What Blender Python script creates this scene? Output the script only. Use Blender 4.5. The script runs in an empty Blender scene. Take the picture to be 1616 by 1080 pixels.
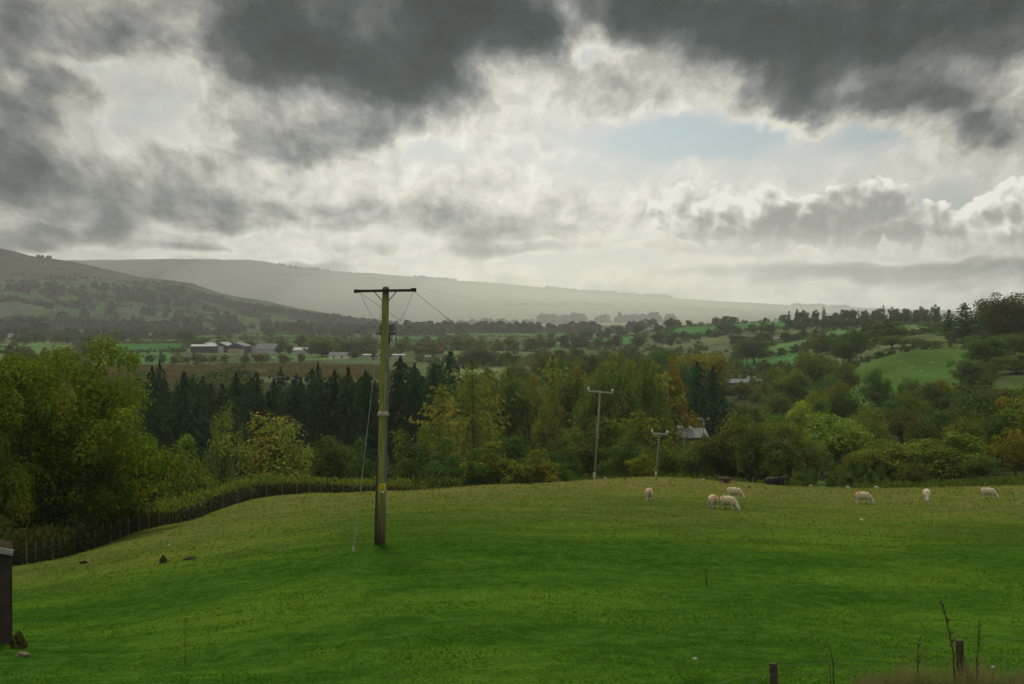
import bpy, bmesh, math, random, os
import numpy as np
from mathutils import Vector, Matrix

R = math.radians
scene = bpy.context.scene
COL = scene.collection
F = 2244.0            # focal length of the photograph in its own pixels
HZ = 500.0            # row of the true horizon
CX = 808.0

# ------------------------------------------------------------------ helpers
def link(o, parent=None):
    COL.objects.link(o)
    if parent is not None:
        o.parent = parent
    return o

def tag(o, label=None, cat=None, group=None, kind=None):
    if label: o['label'] = label
    if cat: o['category'] = cat
    if group: o['group'] = group
    if kind: o['kind'] = kind
    return o

def empty(name, loc=(0, 0, 0), rz=0.0):
    o = bpy.data.objects.new(name, None)
    o.empty_display_size = 0.3
    o.location = loc
    o.rotation_euler = (0, 0, rz)
    return link(o)

def mesh_np(name, verts, faces, smooth=False):
    """verts (n,3), faces: (m,k) array or list of arrays with different k"""
    me = bpy.data.meshes.new(name)
    verts = np.asarray(verts, dtype=np.float32)
    groups = faces if isinstance(faces, list) else [faces]
    groups = [np.asarray(g, dtype=np.int32) for g in groups if len(g)]
    nloop = sum(g.size for g in groups)
    npoly = sum(len(g) for g in groups)
    me.vertices.add(len(verts)); me.vertices.foreach_set('co', verts.ravel())
    me.loops.add(nloop); me.loops.foreach_set('vertex_index', np.concatenate([g.ravel() for g in groups]))
    me.polygons.add(npoly)
    tot = np.concatenate([np.full(len(g), g.shape[1], np.int32) for g in groups])
    st = np.concatenate([[0], np.cumsum(tot)[:-1]]).astype(np.int32)
    me.polygons.foreach_set('loop_start', st)
    me.polygons.foreach_set('loop_total', tot)
    if smooth:
        me.polygons.foreach_set('use_smooth', np.ones(npoly, bool))
    me.update(calc_edges=True)
    return me

def obj_me(name, me, mat=None, parent=None, loc=None, rz=None):
    o = bpy.data.objects.new(name, me)
    if mat is not None and len(me.materials) == 0:
        me.materials.append(mat)
    if loc is not None: o.location = loc
    if rz is not None: o.rotation_euler = (0, 0, rz)
    return link(o, parent)

class MB:
    """collects boxes, tubes and polygons into ONE mesh"""
    def __init__(s): s.v = []; s.f = []
    def add(s, vs, fs):
        n = len(s.v); s.v += [tuple(v) for v in vs]; s.f += [tuple(i + n for i in f) for f in fs]
        return s
    def box(s, x0, x1, y0, y1, z0, z1, M=None):
        vs = [Vector(p) for p in ((x0,y0,z0),(x1,y0,z0),(x1,y1,z0),(x0,y1,z0),(x0,y0,z1),(x1,y0,z1),(x1,y1,z1),(x0,y1,z1))]
        if M is not None: vs = [M @ v for v in vs]
        return s.add(vs, [(0,3,2,1),(4,5,6,7),(0,1,5,4),(1,2,6,5),(2,3,7,6),(3,0,4,7)])
    def tube(s, pts, rad, n=8, cap=True):
        pts = [Vector(p) for p in pts]
        if not hasattr(rad, '__len__'): rad = [rad] * len(pts)
        rings = []
        u = None
        for i, p in enumerate(pts):
            t = (pts[min(i+1, len(pts)-1)] - pts[max(i-1, 0)])
            if t.length < 1e-9: t = Vector((0,0,1))
            t.normalize()
            if u is None:
                u = t.orthogonal().normalized()
            else:
                u = (u - t * u.dot(t))
                u = u.normalized() if u.length > 1e-6 else t.orthogonal().normalized()
            w = t.cross(u)
            rings.append([p + (u*math.cos(2*math.pi*k/n) + w*math.sin(2*math.pi*k/n))*rad[i] for k in range(n)])
        vs = [v for r in rings for v in r]
        fs = []
        for i in range(len(rings)-1):
            for k in range(n):
                a = i*n+k; b = i*n+(k+1) % n
                fs.append((a, b, b+n, a+n))
        if cap:
            fs.append(tuple(range(n-1, -1, -1)))
            m = (len(rings)-1)*n
            fs.append(tuple(range(m, m+n)))
        return s.add(vs, fs)
    def lathe(s, prof, c=(0,0,0), n=12, M=None):
        vs = []; fs = []
        for r, z in prof:
            for k in range(n):
                a = 2*math.pi*k/n
                v = Vector((r*math.cos(a), r*math.sin(a), z))
                if M is not None: v = M @ v
                vs.append(v + Vector(c))
        for i in range(len(prof)-1):
            for k in range(n):
                a = i*n+k; b = i*n+(k+1) % n
                fs.append((a, b, b+n, a+n))
        fs.append(tuple(range(n-1, -1, -1))); m = (len(prof)-1)*n; fs.append(tuple(range(m, m+n)))
        return s.add(vs, fs)
    def build(s, name, mat, parent=None, smooth=False, loc=None, rz=None):
        me = bpy.data.meshes.new(name)
        me.from_pydata([tuple(v) for v in s.v], [], s.f)
        if smooth:
            me.polygons.foreach_set('use_smooth', np.ones(len(me.polygons), bool))
        me.update()
        return obj_me(name, me, mat, parent, loc, rz)

# node helper
class NT:
    def __init__(s, tree): s.t = tree; s.n = tree.nodes; s.l = tree.links
    def node(s, typ, **kw):
        n = s.n.new(typ)
        for k, v in kw.items(): setattr(n, k, v)
        return n
    def put(s, sock, v):
        if hasattr(v, 'node') or isinstance(v, bpy.types.NodeSocket): s.l.new(v, sock)
        elif isinstance(v, (tuple, list)) and sock.type == 'RGBA' and len(v) == 3: sock.default_value = (*v, 1)
        else: sock.default_value = v
    def m(s, op, a, b=None, c=None, clamp=False):
        n = s.node('ShaderNodeMath', operation=op, use_clamp=clamp)
        for i, v in enumerate((a, b, c)):
            if v is not None: s.put(n.inputs[i], v)
        return n.outputs[0]
    def v(s, op, a, b=None, c=None):
        n = s.node('ShaderNodeVectorMath', operation=op)
        for i, x in enumerate((a, b, c)):
            if x is not None:
                if op == 'SCALE' and i == 1: s.put(n.inputs['Scale'], x)
                else: s.put(n.inputs[i], x)
        return n.outputs['Value'] if op in ('DOT_PRODUCT', 'LENGTH', 'DISTANCE') else n.outputs[0]
    def noise(s, vec, scale, detail=4, rough=0.55, dist=0.0, dim='3D', col=False, lac=2.0):
        n = s.node('ShaderNodeTexNoise', noise_dimensions=dim)
        s.put(n.inputs['Vector'], vec); s.put(n.inputs['Scale'], scale)
        n.inputs['Detail'].default_value = detail; n.inputs['Roughness'].default_value = rough
        n.inputs['Distortion'].default_value = dist; n.inputs['Lacunarity'].default_value = lac
        return n.outputs['Color' if col else 'Fac']
    def mr(s, x, a, b, c=0.0, d=1.0, smooth=True):
        n = s.node('ShaderNodeMapRange', interpolation_type='SMOOTHSTEP' if smooth else 'LINEAR')
        s.put(n.inputs['Value'], x); s.put(n.inputs['From Min'], a); s.put(n.inputs['From Max'], b)
        s.put(n.inputs['To Min'], c); s.put(n.inputs['To Max'], d)
        return n.outputs['Result']
    def mix(s, f, a, b, blend='MIX'):
        n = s.node('ShaderNodeMix', data_type='RGBA', blend_type=blend)
        s.put(n.inputs['Factor'], f); s.put(n.inputs['A'], a) if False else None
        s.put(n.inputs[6], a); s.put(n.inputs[7], b)
        return n.outputs[2]
    def ramp(s, f, stops, interp='LINEAR'):
        n = s.node('ShaderNodeValToRGB'); n.color_ramp.interpolation = interp
        e = n.color_ramp.elements
        while len(e) < len(stops): e.new(0.5)
        for i, (p, c) in enumerate(stops):
            e[i].position = p; e[i].color = (*c, 1)
        s.put(n.inputs[0], f)
        return n.outputs[0]
    def comb(s, x, y, z=0.0):
        n = s.node('ShaderNodeCombineXYZ')
        for i, v in enumerate((x, y, z)): s.put(n.inputs[i], v)
        return n.outputs[0]
    def sep(s, v):
        n = s.node('ShaderNodeSeparateXYZ'); s.put(n.inputs[0], v)
        return n.outputs

def new_mat(name):
    m = bpy.data.materials.new(name); m.use_nodes = True
    m.node_tree.nodes.clear()
    nt = NT(m.node_tree)
    out = nt.node('ShaderNodeOutputMaterial')
    return m, nt, out

def noisy_mat(name, c1, c2, scale=3.0, rough=0.8, bump=0.0, spec=0.3, metallic=0.0, stretch=(1,1,1), c3=None, bscale=None):
    """plain surface with two-tone mottling, grime speckle and bump"""
    m, nt, out = new_mat(name)
    tc = nt.node('ShaderNodeTexCoord').outputs['Object']
    p = nt.v('MULTIPLY', tc, stretch)
    n = nt.noise(p, scale, 6, 0.65)
    col = nt.mix(nt.mr(n, 0.32, 0.68), c1, c2)
    if c3 is not None:
        n3 = nt.noise(p, scale*0.37, 5, 0.7)
        col = nt.mix(nt.mr(n3, 0.5, 0.7), col, c3)
    b = nt.node('ShaderNodeBsdfPrincipled')
    nt.put(b.inputs['Base Color'], col)
    b.inputs['Roughness'].default_value = rough
    b.inputs['Specular IOR Level'].default_value = spec
    b.inputs['Metallic'].default_value = metallic
    if bump:
        bn = nt.node('ShaderNodeBump'); bn.inputs['Strength'].default_value = bump; bn.inputs['Distance'].default_value = 0.02
        nt.put(bn.inputs['Height'], nt.noise(p, bscale or scale*4, 5, 0.7))
        nt.put(b.inputs['Normal'], bn.outputs[0])
    nt.l.new(b.outputs[0], out.inputs[0])
    return m

# ------------------------------------------------------------------ camera
cam_d = bpy.data.cameras.new('camera'); cam_d.lens = 50.0; cam_d.sensor_width = 36.0
cam_d.clip_start = 0.1; cam_d.clip_end = 40000
cam = bpy.data.objects.new('camera', cam_d); link(cam)
cam.location = (0, 0, 0)
cam.rotation_euler = (R(90) - math.atan(40.0/F), 0, 0)
scene.camera = cam

SUN_AZ, SUN_EL = -9.0, 42.0     # degrees from straight ahead (negative: to the left), elevation
sun_d = bpy.data.lights.new('sun', 'SUN'); sun_d.energy = 3.0; sun_d.angle = R(9); sun_d.color = (1.0, 0.95, 0.85)
sun = bpy.data.objects.new('sun', sun_d); link(sun)
sdir = Vector((math.sin(R(SUN_AZ))*math.cos(R(SUN_EL)), math.cos(R(SUN_AZ))*math.cos(R(SUN_EL)), math.sin(R(SUN_EL))))
sun.rotation_euler = (-sdir).to_track_quat('-Z', 'Y').to_euler()
sun.location = sdir*100

# ------------------------------------------------------------------ sky: Nishita behind procedural cloud banks
world = bpy.data.worlds.new('World'); scene.world = world
world.use_nodes = True
def build_sky():
    t = world.node_tree; t.nodes.clear(); nt = NT(t)
    out = nt.node('ShaderNodeOutputWorld'); bg = nt.node('ShaderNodeBackground')
    STR = 0.1
    bg.inputs['Strength'].default_value = STR
    sky = nt.node('ShaderNodeTexSky', sky_type='NISHITA', sun_disc=False)
    sky.sun_elevation = R(SUN_EL); sky.sun_rotation = R(SUN_AZ); sky.altitude = 150; sky.air_density = 1.0; sky.dust_density = 2.0
    D = nt.v('NORMALIZE', nt.node('ShaderNodeTexCoord').outputs['Generated'])
    dx, dy, dz = nt.sep(D)
    K = 180/math.pi*0.3917
    # azimuth / elevation in "hundreds of photo pixels": u to the right, w up
    u = nt.m('MULTIPLY', nt.m('ARCTAN2', dx, dy), K)
    w = nt.m('MULTIPLY', nt.m('ARCSINE', dz), K)
    def A(px, py):
        az = math.degrees(math.atan((px-CX)/F)); el = math.degrees(math.atan((HZ-py)/F*math.cos(R(az))))
        return az*0.3917, el*0.3917
    P = nt.comb(u, w, 0.0)
    # vertical pinch: clouds low down are seen more edge-on, so their texture flattens toward the horizon
    wp = nt.m('POWER', nt.m('MAXIMUM', nt.m('ADD', w, 0.25), 0.02), 0.62)
    Q = nt.comb(nt.m('MULTIPLY', u, nt.m('DIVIDE', 1.0, nt.m('ADD', 0.75, nt.m('MULTIPLY', nt.m('MAXIMUM', w, 0.0), 0.10)))), nt.m('MULTIPLY', wp, 2.6), 3.7)
    Q = nt.v('SCALE', Q, 0.8) if False else Q
    # ragged domain warp
    w1 = nt.v('SUBTRACT', nt.noise(Q, 0.8, 2, 0.5, col=True, dim='2D'), (0.5, 0.5, 0.5))
    w2 = nt.v('SUBTRACT', nt.noise(nt.v('ADD', Q, (9.1, 3.3, 1.7)), 2.4, 4, 0.58, col=True, dim='2D'), (0.5, 0.5, 0.5))
    warp = nt.v('ADD', nt.v('MULTIPLY', w1, (0.9, 0.6, 0)), nt.v('MULTIPLY', w2, (0.42, 0.34, 0)))
    # flatten the warp near the horizon
    damp = nt.mr(w, 0.0, 3.2, 0.28, 1.0)
    PW = nt.v('ADD', P, nt.v('SCALE', warp, damp))
    def blob(src, px, py, rx, ry, amp, soft=0.0):
        cu, cw = A(px, py)
        iu, iw = 100.0/rx, 100.0/ry
        q = nt.v('MULTIPLY_ADD', src, (iu, iw, 0), (-cu*iu, -cw*iw, 0))
        q = nt.v('LENGTH', q)
        return nt.mr(q, soft, 1.5, amp, 0.0)
    def field(src, blobs):
        acc = None
        for b in blobs:
            x = blob(src, *b)
            acc = x if acc is None else nt.m('ADD', acc, x)
        return acc
    dark = field(PW, SKY_DARK)
    mid = field(PW, SKY_MID)
    gap = field(PW, SKY_GAP)
    n1 = nt.noise(Q, 0.9, 4, 0.5, dim='2D')
    n2 = nt.noise(nt.v('ADD', Q, (4.2, 8.1, 0.3)), 2.1, 8, 0.59, dim='2D')
    # long flat streaks low over the hills
    S = nt.comb(nt.m('MULTIPLY', u, 0.55), nt.m('MULTIPLY', w, 2.5), 1.3)
    S = nt.v('ADD', S, nt.v('SCALE', w1, 0.8))
    n3 = nt.noise(S, 0.8, 6, 0.50, dim='2D')
    low = nt.mr(w, 0.9, 2.2, 1.0, 0.0)
    # cloud elsewhere around the horizon and overhead (outside the photographed part)
    inside = nt.m('MULTIPLY', nt.mr(nt.m('ABSOLUTE', u), 8.6, 12.0, 1.0, 0.0), nt.mr(w, 5.0, 8.0, 1.0, 0.0))
    T = nt.m('ADD', dark, mid)
    # far from any authored bank the noise alone makes broken cloud
    T = nt.m('ADD', T, nt.m('MULTIPLY', nt.m('SUBTRACT', n1, 0.47), 0.5))
    edge = nt.m('MULTIPLY', nt.m('SUBTRACT', n2, 0.5), 0.60)
    edge = nt.m('MULTIPLY', edge, nt.mr(T, 0.02, 0.35, 0.36, 1.0))
    T = nt.m('ADD', T, edge)
    T = nt.m('ADD', T, nt.m('MULTIPLY', nt.m('MULTIPLY', nt.m('SUBTRACT', n3, 0.44), 1.7), low))
    T = nt.m('SUBTRACT', T, gap)
    T = nt.m('ADD', T, nt.m('MULTIPLY', nt.m('SUBTRACT', 1.0, inside), 0.10))
    # thin cloud glows (the sun is behind it), thick cloud is slate grey
    Tn = nt.m('DIVIDE', nt.m('ADD', T, 0.3), 1.6, clamp=True)
    def tp(x): return (x+0.3)/1.6
    ccol = nt.ramp(Tn, [(tp(-0.30), (0.63, 0.62, 0.565)), (tp(-0.04), (0.67, 0.645, 0.56)), (tp(0.08), (0.60, 0.575, 0.50)), (tp(0.24), (0.45, 0.435, 0.385)),
                        (tp(0.42), (0.265, 0.272, 0.258)), (tp(0.66), (0.105, 0.122, 0.122)), (tp(0.95), (0.026, 0.046, 0.050)), (tp(1.28), (0.008, 0.021, 0.025))])
    # shading inside the banks: rolls and wisps
    n4 = nt.noise(nt.v('ADD', PW, (2.2, 5.1, 0.0)), 2.2, 7, 0.60, dim='2D')
    ccol = nt.v('SCALE', ccol, nt.mr(n4, 0.25, 0.75, 0.72, 1.27, smooth=False))
    cover = nt.mr(T, -0.34, 0.12)
    # haze-bright toward the sun: the clear part is a pale veil over the Nishita blue
    veil = nt.mr(gap, 0.22, 0.58, 0.95, 0.28)
    nish = nt.v('SCALE', nt.v('MULTIPLY', sky.outputs[0], (0.72, 0.93, 1.02)), STR*0.52)
    base = nt.mix(veil, nish, nt.mix(nt.mr(w, 0.2, 3.0), (0.50, 0.487, 0.43), (0.53, 0.545, 0.525)))
    colr = nt.mix(cover, base, ccol)
    # glow round the hidden sun's azimuth low down, dimmer away to the sides
    gl = nt.v('LENGTH', nt.v('MULTIPLY', nt.v('SUBTRACT', P, (0.4, 1.6, 0)), (0.11, 0.20, 0)))
    glow = nt.mr(gl, 0.1, 1.15, 1.22, 0.74)
    glow = nt.m('ADD', nt.m('MULTIPLY', glow, inside), nt.m('MULTIPLY', nt.m('SUBTRACT', 1.0, inside), SKY_BACK))
    colr = nt.v('SCALE', colr, glow)
    # ---- cumulus with lit tops (two banks on the right)
    def puff(src):
        f = field(src, SKY_CUM)
        b1 = nt.node('ShaderNodeTexVoronoi', feature='SMOOTH_F1', voronoi_dimensions='2D'); nt.put(b1.inputs['Vector'], nt.v('ADD', src, (0, 0, 2.2))); b1.inputs['Scale'].default_value = 2.6; b1.inputs['Smoothness'].default_value = 0.5
        b2 = nt.node('ShaderNodeTexVoronoi', feature='SMOOTH_F1', voronoi_dimensions='2D'); nt.put(b2.inputs['Vector'], nt.v('ADD', src, (3, 0, 1.2))); b2.inputs['Scale'].default_value = 7.0; b2.inputs['Smoothness'].default_value = 0.5
        nn = nt.noise(src, 5.0, 5, 0.55, dim='2D')
        k = nt.m('ADD', nt.m('MULTIPLY', b1.outputs['Distance'], -0.75), nt.m('MULTIPLY', b2.outputs['Distance'], -0.30))
        g = nt.mr(f, 0.06, 0.34)
        return nt.m('ADD', f, nt.m('MULTIPLY', g, nt.m('ADD', nt.m('ADD', k, 0.38), nt.m('MULTIPLY', nt.m('SUBTRACT', nn, 0.5), 0.18))))
    PC = nt.v('ADD', P, nt.v('ADD', nt.v('MULTIPLY', w2, (0.10, 0.08, 0)), nt.v('MULTIPLY', w1, (0.30, 0.22, 0))))
    c0 = puff(PC); c1 = puff(nt.v('ADD', PC, (-0.07, 0.13, 0)))
    cmask = nt.mr(c0, 0.38, 0.54)
    grad = nt.m('SUBTRACT', c0, c1)           # >0: faces up-left, toward the light
    body = nt.mr(c0, 0.40, 1.05, 0.0, 1.0)
    lit = nt.m('ADD', nt.m('MULTIPLY', grad, 1.25), nt.m('SUBTRACT', 0.82, nt.m('MULTIPLY', body, 0.30)))
    shade = field(PW, SKY_CUMSHADE)
    lit = nt.m('SUBTRACT', lit, nt.m('MULTIPLY', shade, 0.62))
    lit = nt.m('ADD', lit, nt.m('MULTIPLY', nt.m('SUBTRACT', n4, 0.5), 0.85))
    cumc = nt.ramp(lit, [(0.0, (0.27, 0.275, 0.255)), (0.35, (0.37, 0.365, 0.33)), (0.65, (0.58, 0.565, 0.51)), (1.0, (0.84, 0.815, 0.74))])
    cfade = nt.m('MULTIPLY', cmask, nt.mr(w, 0.75, 1.35))
    colr = nt.mix(cfade, colr, cumc)
    # the dark banks hang in front of the cumulus
    below = nt.mr(w, -0.3, 0.0)
    colr = nt.mix(below, (0.10, 0.11, 0.08), colr)
    nt.put(bg.inputs['Color'], nt.v('SCALE', colr, 1.0/STR))
    nt.l.new(bg.outputs[0], out.inputs[0])
    world.cycles.sampling_method = 'MANUAL'; world.cycles.sample_map_resolution = 512

SKY_BACK = 1.0
# (px, py, rx, ry, amount, flat core) in the photograph's directions
SKY_DARK = [
    (540, 10, 250, 120, 0.80, 0.6), (780, 40, 130, 70, 0.62, 0.4), (600, 120, 190, 45, 0.36, 0.2), (665, 150, 110, 42, 0.42, 0.2),
    (430, 90, 110, 70, 0.30, 0.2), (860, 45, 60, 40, 0.25, 0.1),
    (1270, -10, 320, 105, 0.85, 0.5), (1010, 0, 70, 70, 0.50, 0.3), (1370, 115, 160, 70, 0.50, 0.3), (1260, 165, 80, 55, 0.46, 0.2),
    (1490, 180, 130, 48, 0.55, 0.3), (1560, 215, 60, 32, 0.38, 0.1), (1610, 20, 110, 60, 0.50, 0.3), (1180, 60, 110, 50, 0.28, 0.2),
    (5, 230, 75, 85, 0.62, 0.3),
]
SKY_MID = [
    (40, 70, 110, 85, 0.42, 0.3), (185, 45, 42, 40, 0.50, 0.1), (240, 70, 50, 30, 0.26, 0.1), (110, 165, 75, 32, 0.22, 0.1),
    (150, 290, 190, 58, 0.36, 0.4), (70, 320, 120, 60, 0.12, 0.2), (330, 325, 150, 34, 0.30, 0.2), (500, 345, 170, 20, 0.24, 0.2),
    (440, 215, 150, 52, 0.38, 0.3), (575, 205, 65, 40, 0.34, 0.1), (500, 250, 70, 22, 0.22, 0.1),
    (70, 376, 90, 15, 0.40, 0.3), (190, 370, 55, 24, 0.36, 0.2), (310, 384, 60, 15, 0.30, 0.2), (430, 362, 120, 11, 0.22, 0.2),
    (790, 345, 220, 42, 0.15, 0.3), (880, 355, 110, 36, 0.14, 0.2), (700, 300, 140, 36, 0.05, 0.1), (680, 398, 150, 11, 0.24, 0.2), (900, 392, 170, 10, 0.22, 0.2),
    (980, 150, 90, 45, 0.22, 0.1), (900, 130, 60, 30, 0.14, 0.1), (1120, 125, 110, 42, 0.20, 0.1),
    (1380, 428, 160, 16, 0.26, 0.2), (1560, 440, 120, 22, 0.30, 0.2), (1250, 436, 120, 12, 0.24, 0.2), (1060, 432, 130, 11, 0.20, 0.2), (560, 425, 120, 10, 0.18, 0.2),
    (1590, 110, 60, 50, 0.24, 0.2),
]
SKY_GAP = [
    (1080, 215, 160, 34, 0.55, 0.4), (1400, 208, 100, 32, 0.44, 0.3), (1230, 225, 150, 24, 0.16, 0.2), (1490, 330, 70, 36, 0.42, 0.3), (112, 103, 50, 18, 0.42, 0.2), (1585, 150, 36, 46, 0.28, 0.1),
    (225, 150, 100, 45, 0.20, 0.1), (1180, 265, 330, 34, 0.22, 0.2), (960, 262, 120, 26, 0.12, 0.1), (300, 60, 40, 80, 0.16, 0.1), (15, 130, 28, 18, 0.30, 0.1),
    (270, 215, 110, 45, 0.18, 0.1), (780, 105, 60, 36, 0.22, 0.1), (700, 232, 250, 26, 0.14, 0.1), (920, 70, 40, 60, 0.40, 0.1), (1160, 110, 60, 26, 0.15, 0.1),
    (450, 404, 220, 12, 0.26, 0.2), (90, 402, 130, 9, 0.26, 0.2), (1010, 408, 170, 12, 0.2, 0.2), (1300, 408, 220, 10, 0.22, 0.2), (760, 412, 180, 8, 0.18, 0.2),
]
SKY_CUM = [
    (1130, 345, 130, 55, 0.60, 0.3), (1080, 320, 70, 40, 0.30, 0.1), (1180, 315, 60, 40, 0.22, 0.1), (1330, 340, 120, 50, 0.62, 0.3), (1390, 285, 42, 42, 0.52, 0.1), (1420, 355, 70, 36, 0.5, 0.2),
    (1245, 350, 110, 40, 0.4, 0.2), (1542, 346, 66, 36, 0.58, 0.3), (1556, 320, 36, 30, 0.22, 0.1), (1615, 330, 50, 60, 0.65, 0.3), (1570, 385, 110, 30, 0.5, 0.2), (1200, 395, 230, 22, 0.30, 0.2),
]
SKY_CUMSHADE = [
    (1340, 335, 110, 55, 0.55, 0.4), (1410, 350, 90, 40, 0.45, 0.3), (1160, 385, 200, 26, 0.40, 0.3), (1250, 345, 60, 40, 0.35, 0.2), (1600, 400, 120, 40, 0.25, 0.2), (1190, 300, 40, 18, 0.25, 0.1),
]
build_sky()
# ------------------------------------------------------------------ terrain heights (eye level is z = 0)
# depth below eye level measured at distances along nine sight lines (the px column is the line's direction)
DROPS = {
    -600: [(1,1.9),(4,3.0),(10,4.2),(22,5.6),(30,6.6),(60,10.6),(80,14.8),(105,21),(160,27),(300,31),(700,30),(1100,28),(1600,27.5),(2300,25),(5000,26),(12000,26)],
    0:    [(1,1.8),(4,2.9),(10,4.0),(22,5.7),(30,6.9),(50,9.8),(74,13.1),(86,15.8),(110,20.5),(150,26),(300,31),(700,30),(1100,28),(1600,27.5),(2300,25),(5000,26),(12000,26)],
    200:  [(1,1.8),(4,2.9),(10,4.0),(20,5.3),(48,8.8),(70,11.6),(96,14.5),(110,17.4),(150,24),(200,28),(300,31),(700,30),(1100,28),(1600,27.5),(2300,26),(5000,27),(12000,27)],
    400:  [(1,1.7),(4,2.8),(10,3.8),(20,5.3),(48,8.1),(85,12.0),(122,15.2),(133,17.5),(160,22.5),(210,28),(300,31),(700,30),(1100,28),(1600,27.8),(2300,27),(5000,28),(12000,28)],
    600:  [(1,1.7),(4,2.8),(10,3.8),(20,5.1),(48,7.65),(85,11.0),(112,13.6),(128,15.9),(160,21.5),(210,27),(300,31),(700,30),(1100,28),(1600,28),(2300,27.5),(5000,28),(12000,28)],
    800:  [(1,1.7),(4,2.8),(10,3.8),(20,5.05),(48,7.5),(85,11.0),(122,14.3),(137,16.2),(160,20),(210,26.5),(300,31),(700,30),(1100,28.5),(1600,28),(2300,27.5),(5000,28),(12000,28)],
    950:  [(1,1.7),(4,2.8),(10,3.8),(20,5.0),(48,7.6),(90,11.7),(120,14.4),(147,16.5),(162,18.9),(210,26),(300,31),(700,30),(1100,28.5),(1600,28),(2300,27.5),(3500,27),(4500,18),(5200,24),(12000,28)],
    1060: [(1,1.7),(4,2.8),(10,3.8),(20,5.0),(48,7.7),(90,11.8),(120,14.5),(152,16.9),(168,19.5),(220,26),(300,31),(700,29),(1000,27),(1300,23),(1600,16),(1800,11),(2100,17),(3500,26),(4500,20),(5200,24),(12000,28)],
    1200: [(1,1.7),(4,2.8),(10,3.8),(20,5.0),(48,7.8),(90,12.0),(120,14.7),(145,16.9),(158,19.3),(210,25),(300,31),(500,30.5),(700,28),(850,27.8),(1000,26),(1200,19),(1350,13.5),(1500,8.5),(1720,5),(2200,15),(5000,22),(12000,28)],
    1300: [(1,1.7),(4,2.8),(10,3.8),(20,5.0),(48,7.8),(90,12.1),(120,14.8),(140,16.8),(155,18.8),(200,23.5),(300,30),(450,29),(600,27),(750,22),(900,17.5),(1100,13.5),(1350,8),(1600,4),(2200,12),(5000,22),(12000,28)],
    1400: [(1,1.7),(4,2.8),(10,3.8),(20,5.0),(48,7.9),(90,12.2),(120,14.8),(138,16.6),(152,18.8),(200,23.5),(300,28.5),(400,26.8),(450,25),(600,16.2),(750,12),(1000,9),(1350,7),(1600,4),(2200,12),(5000,22),(12000,28)],
    1500: [(1,1.7),(4,2.8),(10,3.8),(20,5.0),(48,7.9),(90,12.2),(120,14.6),(136,16.2),(150,18.5),(200,23),(300,27),(400,24.6),(480,21),(600,14.5),(700,10.5),(1000,7),(1350,5),(1700,4),(2300,12),(5000,22),(12000,28)],
    1620: [(1,1.7),(4,2.8),(10,3.8),(20,5.0),(48,8.0),(90,12.2),(120,14.5),(135,15.9),(150,18),(200,22),(300,25),(400,22),(500,17),(600,12),(800,8),(1000,6),(1350,4),(2300,8),(5000,20),(12000,28)],
    2300: [(1,1.7),(4,2.8),(10,3.9),(20,5.2),(48,8.2),(90,12.2),(130,15),(150,17.5),(200,21),(300,23),(400,20),(500,15),(700,9),(1000,5),(2300,5),(5000,20),(12000,28)],
}
LD = np.linspace(math.log(1.0), math.log(12000.0), 600)
_pxs = sorted(DROPS)
_tab = np.array([np.interp(LD, [math.log(a) for a, b in DROPS[p]], [b for a, b in DROPS[p]]) for p in _pxs])
PXG = np.linspace(-600, 2300, 146)
TAB = np.array([[np.interp(x, _pxs, _tab[:, j]) for x in PXG] for j in range(len(LD))]).T      # (px, ld)
def _blur(a, axis, r):
    k = np.exp(-0.5*(np.arange(-3*r, 3*r+1)/r)**2); k /= k.sum()
    pad = [(0, 0), (0, 0)]; pad[axis] = (3*r, 3*r)
    b = np.pad(a, pad, mode='edge')
    return np.apply_along_axis(lambda m: np.convolve(m, k, 'valid'), axis, b)
TAB = _blur(_blur(TAB, 0, 2), 1, 2)

RIDGE_FAR = [(-700,404),(-200,410),(100,413),(150,412),(200,411),(330,410),(390,410),(420,413),(470,423),(520,428),(600,432),(660,438),(690,441),(760,445),(820,450),(880,457),(930,461),(1000,466),(1060,470),(1100,474),(1180,479),(1250,483),(1330,485),(1430,489),(1600,494),(2300,496)]
RIDGE_NEAR = [(-700,330),(-200,360),(0,391),(25,396),(50,404),(80,408),(110,412),(150,420),(185,428),(225,437),(260,440),(300,446),(318,452),(345,461),(380,468),(420,474),(470,486),(520,494),(580,503),(640,512),(720,518)]

_rs = np.random.RandomState(11)
_G = _rs.rand(64, 64)
def vnoise(x, y):
    xi = np.floor(x).astype(int); yi = np.floor(y).astype(int)
    fx = x-xi; fy = y-yi; fx = fx*fx*(3-2*fx); fy = fy*fy*(3-2*fy)
    g = lambda a, b: _G[a % 64, b % 64]
    return (g(xi,yi)*(1-fx)+g(xi+1,yi)*fx)*(1-fy)+(g(xi,yi+1)*(1-fx)+g(xi+1,yi+1)*fx)*fy - 0.5
def sstep(a, b, x):
    t = np.clip((x-a)/(b-a), 0, 1); return t*t*(3-2*t)

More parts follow.
